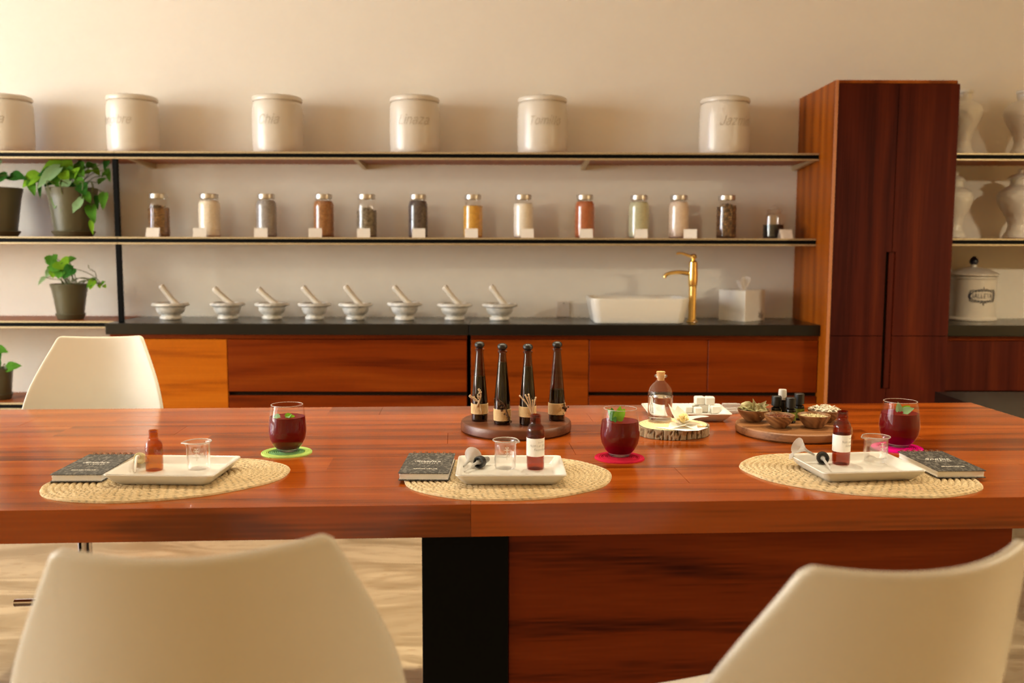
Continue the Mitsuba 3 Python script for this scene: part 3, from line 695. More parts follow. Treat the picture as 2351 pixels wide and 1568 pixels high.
rows = [(760, 400, 480, 600, 230, -.03, 0, .9), (1120, 200, 770, 370, 230, -.01, 0, .7), (1150, 180, 1330, 330, 220, -.02, 0, .5), (1050, 340, 790, 400, 190, -.03, 2, .5), (1180, 270, 860, 610, 200, -.06, 3, .3),
        (1270, 260, 1290, 470, 180, -.04, 1, .6), (1390, 420, 1520, 270, 130, -.05, 0, .3), (640, 480, 690, 720, 120, -.04, 1, .5), (760, 520, 780, 760, 60, -.02, 2, .3), (1330, 190, 1510, 260, 150, .02, 2, .4),
        (1890, 110, 1840, 280, 90, .02, 2, .3), (1520, 340, 1710, 310, 80, .0, 0, .4), (1850, 260, 1900, 470, 80, .03, 1, .5), (1170, 690, 1120, 950, 150, -.075, 3, .2), (1370, 500, 1240, 720, 120, -.08, 3, .4),
        (1570, 800, 1440, 1020, 150, -.085, 3, .3), (1900, 690, 1880, 950, 130, -.04, 1, .4), (1660, 900, 1770, 1200, 150, -.05, 1, .3), (1660, 1160, 1750, 1410, 70, -.05, 0, .2), (1430, 560, 1290, 740, 150, -.07, 2, .5),
        (1560, 560, 1660, 740, 170, -.08, 2, .6), (1010, 180, 830, 270, 150, .03, 1, .5), (1230, 500, 1170, 700, 160, -.06, 1, .6), (850, 420, 660, 500, 170, .0, 1, .7), (1450, 220, 1650, 200, 120, .05, 1, .4),
        (1700, 500, 1840, 430, 90, .02, 1, .3), (1340, 330, 1480, 470, 160, -.05, 1, .5), (950, 450, 780, 560, 160, .02, 2, .5), (1740, 730, 1800, 980, 70, -.03, 2, .2), (1120, 790, 1180, 880, 60, -.08, 0, .2), (1290, 860, 1220, 1000, 50, -.09, 0, .3), (1640, 260, 1740, 380, 90, .03, 0, .4),
        (1500, 300, 1600, 430, 110, -.05, 1, .5), (1240, 350, 1330, 500, 150, -.07, 0, .5), (1090, 420, 1180, 590, 150, -.07, 1, .4), (1400, 170, 1480, 330, 140, .01, 1, .5), (1600, 200, 1700, 280, 90, .03, 1, .4),
        (1480, 470, 1600, 590, 130, -.07, 1, .5), (1780, 380, 1900, 330, 80, .02, 1, .3), (1620, 690, 1700, 860, 110, -.07, 1, .4)]
plant('bushy trailing potted plant in an olive pot on the middle shelf beside the black post', -2.122, WALL_Y - .19, Z2, .119, .080, .232, .100, read_leaves(rows, 1270, 1440), 1)
rows = [(200, 400, 560, 470, 170, -.01, 2, .5), (190, 380, 20, 520, 140, -.03, 2, .4), (20, 120, 0, 260, 90, 0, 3, .3), (-150, 250, -330, 380, 200, .0, 1, .5), (-250, 330, -420, 500, 190, -.03, 0, .6), (-60, 300, 60, 420, 150, -.04, 1, .4), (-120, 180, 20, 150, 150, .02, 1, .4), (-300, 520, -420, 700, 180, -.04, 1, .5)]
plant('potted plant with dark leaves on the middle shelf, cut off by the left frame edge', -2.488, WALL_Y - .19, Z2, .119, .080, .232, .100, read_leaves(rows, -70, 1440), 1)
PS = 1 / 3.92 / 479.0
rows = [(500, 170, 415, 165, 85, -.02, 1, .6), (470, 110, 490, 200, 90, -.02, 1, .6), (560, 160, 640, 240, 120, -.04, 0, .5), (600, 160, 685, 135, 60, .0, 1, .4), (560, 200, 480, 240, 110, -.05, 1, .6), (650, 210, 590, 290, 110, -.05, 2, .7), (700, 225, 620, 310, 105, -.06, 2, .6),
        (440, 210, 430, 270, 45, .0, 1, .5), (430, 260, 405, 300, 35, -.01, 3, .4), (470, 240, 430, 310, 55, -.03, 3, .5), (500, 250, 500, 310, 60, -.04, 0, .5), (580, 240, 560, 310, 90, -.06, 1, .6), (380, 310, 325, 375, 35, .0, 3, .5), (860, 330, 790, 400, 60, -.02, 1, .5), (850, 335, 820, 410, 60, -.03, 0, .4),
        (890, 370, 905, 405, 30, -.02, 0, .5), (910, 365, 955, 345, 30, -.02, 1, .3), (930, 380, 955, 400, 30, -.02, 0, .4)]
lz = lambda px, py, dy=0: ((px - 600) * PS, dy, (690 - py) * PS)
plant('small trailing pothos in a grey-olive pot on the lower shelf', -2.143, 4.535, Z3, .0890, .0560, .170, .0695, read_leaves(rows, 600, 690), 1,
      [[lz(560, 380), lz(600, 230), lz(690, 240), lz(780, 270), lz(850, 320), lz(900, 375)], [lz(850, 320), lz(840, 260), lz(790, 230), lz(780, 195)], [lz(560, 390), lz(520, 335), lz(440, 322), lz(380, 310)]])
rows = [(-60, 960, 75, 980, 70, 0, 1, .4), (40, 1130, 170, 1110, 80, -.02, 1, .5), (-60, 1130, -150, 1040, 80, 0, 1, .4), (-60, 1080, -20, 980, 70, .01, 2, .4)]
plant('small potted plant with two round leaves on the lowest shelf behind the bar stool', -2.512, 4.535, Z4, .069, .050, .150, .062, read_leaves(rows, -60, 1420), 1)

# ---------------------------------------------------------------- the table
TC, TS = math.cos(TROT[0]), math.sin(TROT[0])
def tw_table(u=0, v=0, z=0, rz=0): 
    return T().translate([TROT[1] + TC * u - TS * v, TROT[2] + TS * u + TC * v, z]).rotate([0, 0, 1], 3.15 + rz)
tb = thing('table', 'long glossy red-brown wooden counter-height table in the foreground', 'table')
U0, U1, VD, TH = -1.95, 1.58, 1.083, .0627
row_h = VD / 8
Gp = .00025
for r in range(8):
    cuts = [U0, 0.0, U1] if r == 0 else [U0, U0 + [.9, 1.5, .6, 1.9, 1.2, .75, 1.7][r - 1], U0 + [2.4, 2.9, 2.2, 3.1, 2.7, 2.3, 2.9][r - 1], U1]
    for a, b in zip(cuts[:-1], cuts[1:]):
        part(tb, 'board', slab(a + Gp, b - Gp, r * row_h + Gp, (r + 1) * row_h - Gp, TABLE_Z - TH, TABLE_Z, .0006), M_TABLE, smooth=False, tw=tw_table())
part(tb, 'end_leg', slab(-.094, .073, .045, 1.03, 0, TABLE_Z - TH - .0004, .002), M_BLACK, tw=tw_table(), label='black steel slab leg')
part(tb, 'end_leg', slab(-1.92, -1.75, .045, 1.03, 0, TABLE_Z - TH - .0004, .002), M_BLACK, tw=tw_table(), label='black steel slab leg')
part(tb, 'pedestal', slab(.0735, 1.090, .055, 1.0, 0, TABLE_Z - TH - .0004, .002), M_TABLE_BASE, tw=tw_table(), label='dark wooden pedestal box under the table')

dk = thing('side_desk', 'black stone topped side desk behind the right end of the table', 'desk')
part(dk, 'top', slab(1.705, 3.0, 2.2, 3.672, .69, .75, .002), M_STONE)
for lx_, ly_ in ((1.74, 3.58), (1.74, 2.24), (2.91, 3.58), (2.91, 2.24)):
    part(dk, 'leg', slab(lx_, lx_ + .05, ly_, ly_ + .05, 0, .6898, .002), M_STONE)

# ---------------------------------------------------------------- bar stools
def shell_mesh():
    ctrl = np.array([(.285, -.012), (.275, .012), (.235, .022), (.09, .008), (-.06, -.004), (-.135, .012), (-.175, .055), (-.195, .12), (-.215, .20), (-.235, .285), (-.2525, .37)])
    hw_c = [(.165), (.195), (.215), (.224), (.222), (.214), (.214), (.211), (.194), (.163), (.127)]
    k_c = [.1, .15, .3, .5, .7, 1.1, 1.6, 1.9, 2.1, 2.25, 2.25]
    n = 60
    prof = spline(ctrl, n)
    sc = np.linspace(0, 1, len(ctrl)); si = np.linspace(0, 1, len(prof))
    hw_ = spline(np.array([[a, a] for a in hw_c]), n)[:, 0]; kk = np.interp(si, sc, k_c)
    tan = np.gradient(prof, axis=0); tan /= np.linalg.norm(tan, axis=1, keepdims=True)
    nor = np.stack([tan[:, 1], -tan[:, 0]], 1)          # towards the sitter
    w = np.sin(np.linspace(-PI / 2, PI / 2, 33))
    ends = np.sin(np.linspace(-PI / 2, PI / 2, len(prof)))
    M_, N_ = len(prof), len(w)
    # denser rows at both ends, for the rounded rim
    idx = (si[0] + (np.sin((np.linspace(0, 1, 90) - .5) * PI) + 1) / 2) * (M_ - 1)
    li = np.arange(M_)
    g = lambda a: np.interp(idx, li, a)
    prof = np.stack([g(prof[:, 0]), g(prof[:, 1])], 1); nor = np.stack([g(nor[:, 0]), g(nor[:, 1])], 1); hw_, kk = g(hw_), g(kk)
    M_ = len(prof)
    arc = np.r_[0, np.cumsum(np.linalg.norm(np.diff(prof, axis=0), axis=1))]
    e_end = np.minimum(arc, arc[-1] - arc)
    x = hw_[:, None] * w[None]
    rc = .012                                           # the corners are cut round
    dtop = arc[-1] - arc
    lim = hw_ - np.where(dtop < rc, rc - np.sqrt(np.maximum(rc ** 2 - (rc - dtop) ** 2, 0)), 0)
    rc2 = .09
    lim = np.minimum(lim, hw_ - np.where(arc < rc2, rc2 - np.sqrt(np.maximum(rc2 ** 2 - (rc2 - arc) ** 2, 0)), 0))
    x = np.maximum(lim, .02)[:, None] * w[None]
    off = kk[:, None] * x ** 2
    P = np.stack([x, prof[:, :1] + nor[:, :1] * off, prof[:, 1:] + nor[:, 1:] * off], -1)
    du = np.gradient(P, axis=0); dv = np.gradient(P, axis=1)
    nn = np.cross(dv, du); nn /= np.linalg.norm(nn, axis=-1, keepdims=True) + 1e-12
    e_side = (1 - np.abs(w))[None] * np.maximum(lim, .02)[:, None]
    e = np.minimum(e_end[:, None], e_side)
    t0 = .0065
    t = t0 * np.sqrt(1 - (1 - np.clip(e / t0, 0, 1)) ** 2)
    top, bot = P + nn * t[..., None], P - nn * t[..., None]
    f = grid_faces(M_, N_, wrap=False)
    v = np.vstack([top.reshape(-1, 3), bot.reshape(-1, 3)])
    m = mesh(v, np.vstack([f, f[:, ::-1] + M_ * N_]))
    m.merge_vertices()
    m.update_faces(m.nondegenerate_faces())
    return m
SHELL = shell_mesh()
SEAT_H = .663
st_pole = lathe([(0, .03), (.030, .03), (.030, .34), (.029, .345), (.020, .345), (.020, SEAT_H - .05), (.045, SEAT_H - .045), (.075, SEAT_H - .035), (.075, SEAT_H - .025), (0, SEAT_H - .025)], 32)
st_base = lathe([(0, 0), (.235, 0), (.240, .004), (.238, .009), (.19, .016), (.10, .022), (.05, .032), (.036, .05), (.033, .07), (0, .07)], 64)
a = np.linspace(0, 2 * PI, 40)
st_foot = cat(tube(spline([(0, -.028, .33), (0, .05, .315), (0, .10, .30)], 10), .011, 10), tube([(-.165, .10, .30), (.165, .10, .30)], .011, 12))
st_plate = slab(-.09, .09, -.11, .09, SEAT_H - .0245, SEAT_H - .0125, .004)
def stool(label, x, y, rz):
    """rz: 0 = the sitter looks along +y."""
    k = thing('bar_stool', label, 'stool', 'white bar stools round the table')
    tw = at(x, y, 0, rz)
    part(k, 'seat_shell', SHELL, M_SHELL, smooth=40, tw=T().translate([x, y, SEAT_H]).rotate([0, 0, 1], float(rz)))
    part(k, 'seat_plate', st_plate, M_BLACK, tw=tw)
    part(k, 'pole', st_pole, M_CHROME, tw=tw)
    part(k, 'base', st_base, M_CHROME, tw=tw)
    part(k, 'footrest', st_foot, M_CHROME, tw=tw)
stool('white moulded bar stool in the left foreground, seen from behind', -.342, 1.083, 11)
stool('white moulded bar stool in the right foreground, seen from behind', .314, 1.047, 18.5)
stool('white moulded bar stool on the far left side of the table, facing us', -1.265, 2.70, 186)

# ---------------------------------------------------------------- placemats, trays, notebooks
def placemat(label, x, y, a, b, rot, seed):
    rings = 19
    nr, na = rings * 7 + 1, 260
    s = np.linspace(0, 1, nr); th = np.arange(na) * 2 * PI / na
    R, A = np.meshgrid(s, th, indexing='ij')
    ph = (R * rings) % 1.0
    ridge = np.sqrt(np.clip(1 - (2 * ph - 1) ** 2, 0, 1))
    ring_i = np.floor(R * rings - 1e-6)
    stitch = np.sin(A * np.maximum(np.round(ring_i * 5.0), 8) * 1.0 + ph * 2.6 + ring_i * 1.9)
    z = .0008 + .0046 * ridge - .0016 * (stitch > .80) * ridge
    rr = R * (1 + .006 * np.sin(A * 9 + seed) * (R > .9) + .004 * (meshkit.noise(np.stack([A * 14, R * 0, R * 0 + seed], -1)) - .5) * (R > .95))
    X, Y = a * rr * np.cos(A), b * rr * np.sin(A)
    topv = np.stack([X, Y, z], -1)
    edge = np.stack([a * rr[-1] * np.cos(th), b * rr[-1] * np.sin(th), np.zeros(na)], -1)
    v = np.vstack([topv.reshape(-1, 3), edge, [[0, 0, 0]]])
    f = grid_faces(nr + 1, na)[:, ::-1]
    j = np.arange(na); o = nr * na
    f = np.vstack([f, np.stack([o + j, o + (j + 1) % na, np.full(na, o + na)], 1)[:, ::-1]])
    m = mesh(v, f)
    fib = meshkit.noise(np.stack([A * R * 130, ring_i * 7 + ph * 2.5, R * 0 + seed], -1), seed)
    big = meshkit.fbm(np.stack([X * 14, Y * 14, X * 0 + seed], -1), 3, seed)
    t = np.clip(.15 + .62 * fib + .35 * (big - .3), 0, 1)[..., None]
    col = np.array([.36, .25, .115]) * (1 - t) + np.array([.74, .60, .39]) * t
    thread = ((stitch > .86) & (ph > .12) & (ph < .88))[..., None]
    col = np.where(thread, col * .45, col).reshape(-1, 3)
    col = np.vstack([col, np.repeat([[.6, .45, .22]], na + 1, 0)])
    m = moved(m, x, y, TABLE_Z + .0001, rz=math.radians(rot))
    whole('placemat', label, 'placemat', m, M_STRAW, smooth=True, color=col, group='oval straw placemats')
placemat('oval woven straw placemat under the left tray', -.6993, 1.8824, .243, .166, 23, 1)
placemat('oval woven straw placemat under the middle tray', .0001, 1.9063, .219, .181, 13, 2)
placemat('oval woven straw placemat under the right tray', .740, 1.9386, .242, .179, -23, 3)
MZ = TABLE_Z + .0054

def tray_mesh(hx, hy):
    return loft([(hx - .022, hy - .022, .012, 0), (hx - .018, hy - .018, .014, .0015), (hx - .010, hy - .010, .014, .009), (hx - .002, hy - .002, .012, .0195), (hx, hy, .011, .0225), (hx - .001, hy - .001, .011, .0242), (hx - .004, hy - .004, .010, .0243),
                 (hx - .009, hy - .009, .010, .0212), (hx - .018, hy - .018, .010, .0105), (hx - .024, hy - .024, .009, .0082), (hx - .05, hy - .05, .006, .0078)], 6)
TR = tray_mesh(.1115, .0905)
def tray(label, x, y, rz, z=MZ, s=(1, 1)):
    whole('serving_tray', label, 'tray', TR, M_PORC, smooth=40, tw=T().translate([x, y, z]).rotate([0, 0, 1], float(rz)).scale([s[0], s[1], 1.0]), group=None)
tray('white rectangular ceramic tray on the left placemat holding the unlabelled amber bottle', -.692, 1.891, -2.0)
tray('white rectangular ceramic tray on the middle placemat', .0035, 1.897, 1.0)
tray('white rectangular ceramic tray on the right placemat', .7345, 1.931, 6.5)
TI = MZ + .0081

def notebook(label, x, y, rz, z, w=.1035, l=.186):
    k = thing('notebook', label, 'notebook', None)
    tw = T().translate([x, y, z]).rotate([0, 0, 1], float(rz))
    part(k, 'back_cover', slab(-w / 2, w / 2, -l / 2, l / 2, 0, .0016, .0004, .003, 3), M_COVER, tw=tw)
    pg = loft([(w / 2 - .002, l / 2 - .004, .001, .0018), (w / 2 - .0028, l / 2 - .0045, .001, .006), (w / 2 - .002, l / 2 - .004, .001, .0105), (w / 2 - .003, l / 2 - .0046, .001, .0142)], 2)
    part(k, 'pages', pg, M_PAPER, smooth=False, tw=tw)
    part(k, 'front_cover', slab(-w / 2, w / 2, -l / 2, l / 2, .0144, .0160, .0004, .003, 3), M_COVER, tw=tw)
    ring = trimesh.creation.torus(.0098, .00075, major_sections=18, minor_sections=6)
    ring = moved(ring, rx=0, ry=PI / 2)
    for i in range(7):
        for d in (-.0018, .0018):
            rx_ = -w / 2 + .012 + i * (w - .024) / 6 + d
            part(k, 'wire_ring', moved(ring, rx_, l / 2 - .001, .0090), M_WIRE, smooth=True, tw=tw)
    part(k, 'logo', cat(text_flat('Spa', .0125, -.013, .006, .01605, slant=.5), text_flat('/', .0145, .006, .004, .01605), text_flat('N.E', .008, .018, .006, .01605, bold=True)), M_WHITEINK, smooth=False, tw=tw, label='white logo lettering')
    part(k, 'lettering', text_flat('A T E L I E R', .0046, .004, -.008, .01605, bold=True), M_WHITEINK, smooth=False, tw=tw)
    part(k, 'maker_lettering', text_flat('GRAND VELAS', .0046, .0, -.058, .01605, bold=True, xs=1.15), M_SILVERINK, smooth=False, tw=tw)
notebook('dark mottled spiral notebook lying left of the left tray', -.8755, 1.9305, 1.0, TABLE_Z + .0060)
notebook('dark mottled spiral notebook lying left of the middle tray', -.1725, 1.9475, -1.0, TABLE_Z + .0060)
notebook('dark mottled spiral notebook lying right of the right tray', .9365, 1.9775, 2.0, TABLE_Z + .0060)

# ---------------------------------------------------------------- bottles, beakers, droppers, funnels on the trays
def threaded(r0, z0, z1, n, amp):
    out = []
    for k in range(n):
        a, b = z0 + (z1 - z0) * k / n, z0 + (z1 - z0) * (k + 1) / n
        out += [(r0, a), (r0 + amp, a + (b - a) * .3), (r0 + amp, a + (b - a) * .6), (r0, a + (b - a) * .85)]
    return out
b30 = lathe([(0, .004), (.013, .001), (.0165, .0), (.0175, .002), (.0178, .006), (.0178, .050), (.0168, .056), (.0135, .0615), (.0098, .0645), (.0092, .067)] + [(.0105, .0675), (.0108, .0695), (.0094, .0705)] + threaded(.0091, .0708, .0815, 3, .0013) + [(.0096, .0825), (.0094, .0842), (.0068, .0842), (.0066, .078)], 40)
k = thing('amber_bottle', 'small unlabelled open amber glass bottle on the left tray', 'bottle')
part(k, 'glass', b30, M_AMBER, tw=at(-.7437, 1.9147, TI))
b60p = [(0, .004), (.014, .001), (.0172, .0), (.0185, .003), (.0188, .008), (.0188, .079), (.0182, .085), (.0160, .0905), (.0128, .0945), (.0112, .0970), (.0108, .1000)] + [(.0120, .1005), (.0122, .1025), (.0109, .1035)] + threaded(.0105, .1036, .1125, 2, .0012) + [(.0112, .1135), (.0110, .1158), (.0082, .1158), (.0080, .108)]
b60 = lathe(b60p, 44)
def label_bottle(label, x, y, th, lab0, lab1):
    k = thing('labelled_bottle', label, 'bottle', None)
    tw = at(x, y, TI)
    part(k, 'glass', b60, M_AMBER2, tw=tw)
    part(k, 'paper_label', lathe([(.01895, lab0), (.0192, lab0), (.0192, lab1), (.01895, lab1)], 56), M_PAPER, tw=tw, label='white paper label')
    R = .01925
    zc = (lab0 + lab1) / 2
    part(k, 'lettering', cat(text_on_cylinder('Natural Insect', .0052, R, th, zc + .0015, .0001, slant=.3), text_on_cylinder('Repellent', .0052, R, th, zc - .0065, .0001, slant=.3)), M_GREYINK, smooth=False, tw=tw)
    part(k, 'small_print', cat(text_on_cylinder('_________________', .0022, R, th, zc - .0085, .0001), text_on_cylinder('Spa  N.E', .0028, R, th, zc + .0100, .0001, slant=.3)), M_GREYINK, smooth=False, tw=tw)
label_bottle('open brown bottle with white Natural Insect Repellent label on the middle tray', .0565, 1.9342, .62, .0285, .0670)
label_bottle('open brown bottle with white Natural Insect Repellent label on the right tray', .7231, 1.9830, .95, .0285, .0655)

def beaker_mesh(R, H, spout):
    prof = [(0, .0015), (R * .8, .0012), (R * .95, .003), (R, .008), (R, H * .86), (R * 1.01, H * .92), (R * 1.05, H * .965), (R * 1.13, H * .99), (R * 1.12, H * .985), (R * 1.01, H * .955), (R * .955, H * .91), (R * .95, H * .85), (R * .95, .009), (R * .90, .004), (0, .003)]
    n = 72
    m = lathe(prof, n)
    v = np.array(m.vertices)
    return mesh(spouted(v, R, H, spout), m.faces)
def spouted(v, R, H, spout):
    a = np.arctan2(v[:, 1], v[:, 0]) - math.radians(spout)
    a = (a + PI) % (2 * PI) - PI
    wgt = np.exp(-(a / .30) ** 2) * np.clip((v[:, 2] - H * .80) / (H * .2), 0, 1.2) ** 1.5
    r = np.linalg.norm(v[:, :2], axis=1, keepdims=True) + 1e-9
    v = v.copy()
    v[:, :2] *= 1 + wgt[:, None] * .26
    v[:, 2] -= .0022 * wgt
    return v
def beaker(label, x, y, R, H, water, spout):
    k = thing('beaker', label, 'beaker', None)
    tw = at(x, y, TI)
    part(k, 'glass', beaker_mesh(R, H, spout), M_GLASS, smooth=50, tw=tw)
    a = np.arange(73) * 2 * PI / 72
    rim = spouted(np.stack([R * 1.13 * np.cos(a), R * 1.13 * np.sin(a), np.full(73, H * .99)], 1), R, H, spout)
    part(k, 'rim', tube(rim, .0012, 8, caps=False), M_RIM, smooth=True, tw=tw)
    part(k, 'water', lathe([(R * .985, water - .010), (R * .987, water - .0004), (R * .978, water + .0003), (R * .95, water), (0, water)], 48), M_WATER, tw=tw)
    marks = []
    for zi, wd in ((.48, .010), (.58, .006), (.68, .010), (.76, .006)):
        marks.append(text_on_cylinder('-', .02, R * 1.004, .15, H * zi - .006, .0001, xs=wd / .008))
    marks += [text_on_cylinder('|', .014, R * 1.004, .15, H * .48, .0001), text_on_cylinder('50', .0042, R * 1.004, .62, H * .60, .0001, bold=True), text_on_cylinder('ml', .0038, R * 1.004, .62, H * .50, .0001)]
    part(k, 'graduation_marks', cat(*marks), M_WHITEINK, smooth=False, tw=tw)
beaker('small glass beaker with clear liquid on the left tray', -.6490, 1.9099, .0238, .0620, .030, 195)
beaker('small glass beaker with clear liquid on the middle tray', -.0073, 1.9206, .0231, .0645, .030, -25)
beaker('small glass beaker with clear liquid on the right tray', .8020, 1.9927, .0255, .0590, .030, 195)

def dropper(label, x, y, cap_r, tip, mat_cap, mat_bulb, mat_stem, tail, z0=None):
    """A dropper cap lying on its side with its open end towards the camera; tip: where the pipette ends; tail: the bulb's far end."""
    k = thing('dropper', label, 'dropper', None)
    z0 = TI if z0 is None else z0
    c = np.array([x, y, z0 + cap_r + .0005])
    d = np.array([tail[0], tail[1], 0.0]); d /= np.linalg.norm(d)
    if mat_cap == M_CREAMRUB: d = np.array([d[0], d[1], -.38]); d /= np.linalg.norm(d); c = c + [0, 0, .010]
    def along(prof, n=32):
        m = lathe(prof, n)                     # axis z -> d
        zax = d; xax = np.array([-d[1], d[0], 0]); xax /= np.linalg.norm(xax); yax = np.cross(zax, xax)
        R = np.eye(4); R[:3, 0], R[:3, 1], R[:3, 2], R[:3, 3] = xax, yax, zax, c
        m.apply_transform(R); return m
    rec = .0015 if mat_cap == M_CREAMRUB else .007
    part(k, 'cap', along([(0, rec), (cap_r * .74, rec), (cap_r * .76, 0), (cap_r * .97, 0), (cap_r, .0012), (cap_r, .0125), (cap_r * .96, .0138), (cap_r * .55, .0142), (0, .0142)]), mat_cap)
    part(k, 'bulb', along([(0, .0143), (cap_r * .62, .0143), (cap_r * .66, .017), (cap_r * .60, .020), (cap_r * .55, .030), (cap_r * .45, .038), (cap_r * .25, .0415), (0, .042)]), mat_bulb)
    p0 = c + d * .006; p1 = c - d * .008
    tp = np.array([tip[0], tip[1], z0 + .0018])
    sp = spline([p0, p1, p1 + (tp - p1) * .5 + [0, 0, .001], tp], 20)
    part(k, 'pipette', tube(sp, np.interp(np.linspace(0, 1, len(sp)), [0, .25, .3, .8, 1], [cap_r * .42, cap_r * .36, .0030, .0026, .0012]), 12), mat_stem, smooth=True)
dropper('cream rubber dropper lying on the left tray beside the amber bottle', -.783, 1.931, .0115, (-.772, 1.882), M_CREAMRUB, M_CREAMRUB, M_SOAP, (.002, .02))
dropper('black-capped dropper with grey bulb lying on the middle tray', -.0650, 1.930, .0125, (-.100, 1.866), M_CAPBLACK, M_CAPGREY, M_FROST, (.010, .0165))
dropper('black-capped dropper lying on the right tray beside the labelled bottle', .6805, 1.972, .0130, (.6755, 1.905), M_CAPBLACK, M_CAPGREY, M_FROST, (.004, .02))

def funnel(label, x, y, z, rz, pitch_, s=1.0):
    k = thing('funnel', label, 'funnel', None)
    prof = [(.0022, 0), (.0030, .020), (.0042, .026), (.018, .046), (.0185, .048)]
    inner = [(r - .0006, z_) for r, z_ in prof[::-1]]
    m = lathe(prof + inner, 40)
    tab = slab(.017, .034, -.007, .007, .0468, .0480, .0004, .0065, 6)
    for nm, q in (('cone', m), ('tab', tab)):
        part(k, nm, moved(q, x, y, z, rz=rz, ry=pitch_, s=s), M_FROST, smooth=40)
funnel('clear plastic funnel lying on the middle tray behind the black dropper', -.094, 1.908, TI + .010, math.radians(68), math.radians(74), 1.05)
funnel('white translucent funnel lying on the left edge of the right tray', .668, 1.992, TI + .017, math.radians(190), math.radians(62), 1.0)

# ---------------------------------------------------------------- drinks on coasters
def coaster(label, x, y, r, kind):
    def ringprof(r0, r1, n):
        out = []
        for i in range(n):
            a, b = r0 + (r1 - r0) * i / n, r0 + (r1 - r0) * (i + 1) / n
            out += [(a + (b - a) * t_, .0018 + .0018 * math.sin(PI * t_)) for t_ in (0.08, .3, .5, .7, .92)]
        return out
    k = thing('coaster', label, 'coaster', None)
    rin = r * .70
    part(k, 'centre', moved(lathe([(0, .0)] + [(rin - .0002, 0)] + ringprof(.001, rin - .0003, 9)[::-1] + [(0, .003)], 72), x, y, TABLE_Z + .0001), M_COAST[kind[0]], smooth=50)
    part(k, 'rim', moved(lathe([(rin, 0), (r, 0)] + ringprof(rin, r, 4)[::-1] + [(rin, 0)], 72), x, y, TABLE_Z + .0001), M_COAST[kind[1]], smooth=50)
coaster('round woven green coaster under the left drink', -.5197, 2.1373, .0585, ('green', 'light_green'))
coaster('round woven red coaster under the middle drink', .2536, 2.0889, .0570, ('red', 'red'))
coaster('round woven magenta coaster under the right drink', .9376, 2.2021, .0590, ('magenta', 'magenta'))
gl_out = [(0, 0), (.020, 0), (.0225, .0015), (.0255, .006), (.0345, .016), (.0415, .030), (.0445, .046), (.0443, .058), (.0425, .076), (.0395, .094), (.0365, .110)]
gl = np.array(gl_out); gz = np.linspace(0, 1, len(gl)); gi = np.linspace(0, 1, 60)
def out_r(z): return float(np.interp(z, gl[3:, 1], gl[3:, 0]))
glass_m = lathe(spline(np.c_[gl[1:], np.zeros(len(gl) - 1)], 50)[:, :2], 64)
glass_base = lathe([(0, .0003), (.0205, .0003), (.0235, .0030), (.0255, .0070), (.0255, .0075), (0, .0075)], 48)
FILL = .082
juice = lathe([(0, .008)] + [(max(out_r(z) - .0016, .001), z) for z in np.linspace(.0085, FILL, 22)] + [(out_r(FILL) - .003, FILL - .0005), (0, FILL - .0005)], 64)
glass_rim = trimesh.creation.torus(.0363, .00075, major_sections=64, minor_sections=8)
def drink(label, x, y, mint, s=1.0):
    z = TABLE_Z + .0040
    k = thing('drinking_glass', label, 'glass', 'stemless glasses of red hibiscus drink')
    tw = T().translate([x, y, z]).scale([s, s, 1.0])
    part(k, 'glass', glass_m, M_DRINKGLASS, smooth=50, tw=tw)
    part(k, 'base_glass', glass_base, M_RIM, tw=tw)
    part(k, 'rim', glass_rim, M_RIM, smooth=True, tw=T().translate([x, y, z + .110]).scale([s, s, 1.0]))
    part(k, 'drink', juice, M_JUICE, smooth=30, tw=tw, label='dark red drink')
    h = thing('mint_leaves', mint[0], 'mint leaves', None)
    for (dx, dy, dz, L, W, d, ci, droop) in mint[1]:
        part(h, 'leaf', orient(leaf_mesh(L, W, droop, .3), np.array([x + dx, y + dy, z + FILL + dz]), d), M_LEAF[ci], smooth=True)
drink('stemless glass of dark red drink on the green coaster', -.5176, 2.1410, ('small green leaves floating in the left drink', [(-.014, -.012, .001, .02, .008, (-.4, -.6, .1), 3, .3), (.0, -.016, .001, .022, .009, (.8, .3, .1), 0, .4), (.006, -.010, .002, .018, .008, (.2, -.9, .12), 3, .4)]), .995)
drink('stemless glass of dark red drink on the red coaster', .2550, 2.0985, ('upright sprig of mint in the middle drink', [(-.014, -.005, .001, .030, .011, (-.2, -.15, 1), 1, .5), (-.006, -.008, .001, .034, .012, (.15, -.1, 1), 0, .7), (-.012, .004, .004, .028, .010, (-.5, .1, .8), 1, .6), (-.004, .0, .006, .028, .011, (.5, .0, .8), 0, .9), (-.010, -.012, .0, .02, .009, (-.3, -.5, .3), 2, .4)]), 1.03)
drink('stemless glass of dark red drink on the magenta coaster', .9434, 2.2080, ('lime-green leaf slices in the right drink', [(.004, -.010, .003, .026, .010, (.5, -.4, .35), 3, .3), (-.006, -.006, .004, .024, .009, (-.1, -.2, .9), 3, .4), (.010, .004, .003, .024, .009, (.7, .2, .5), 0, .4)]), 1.05)

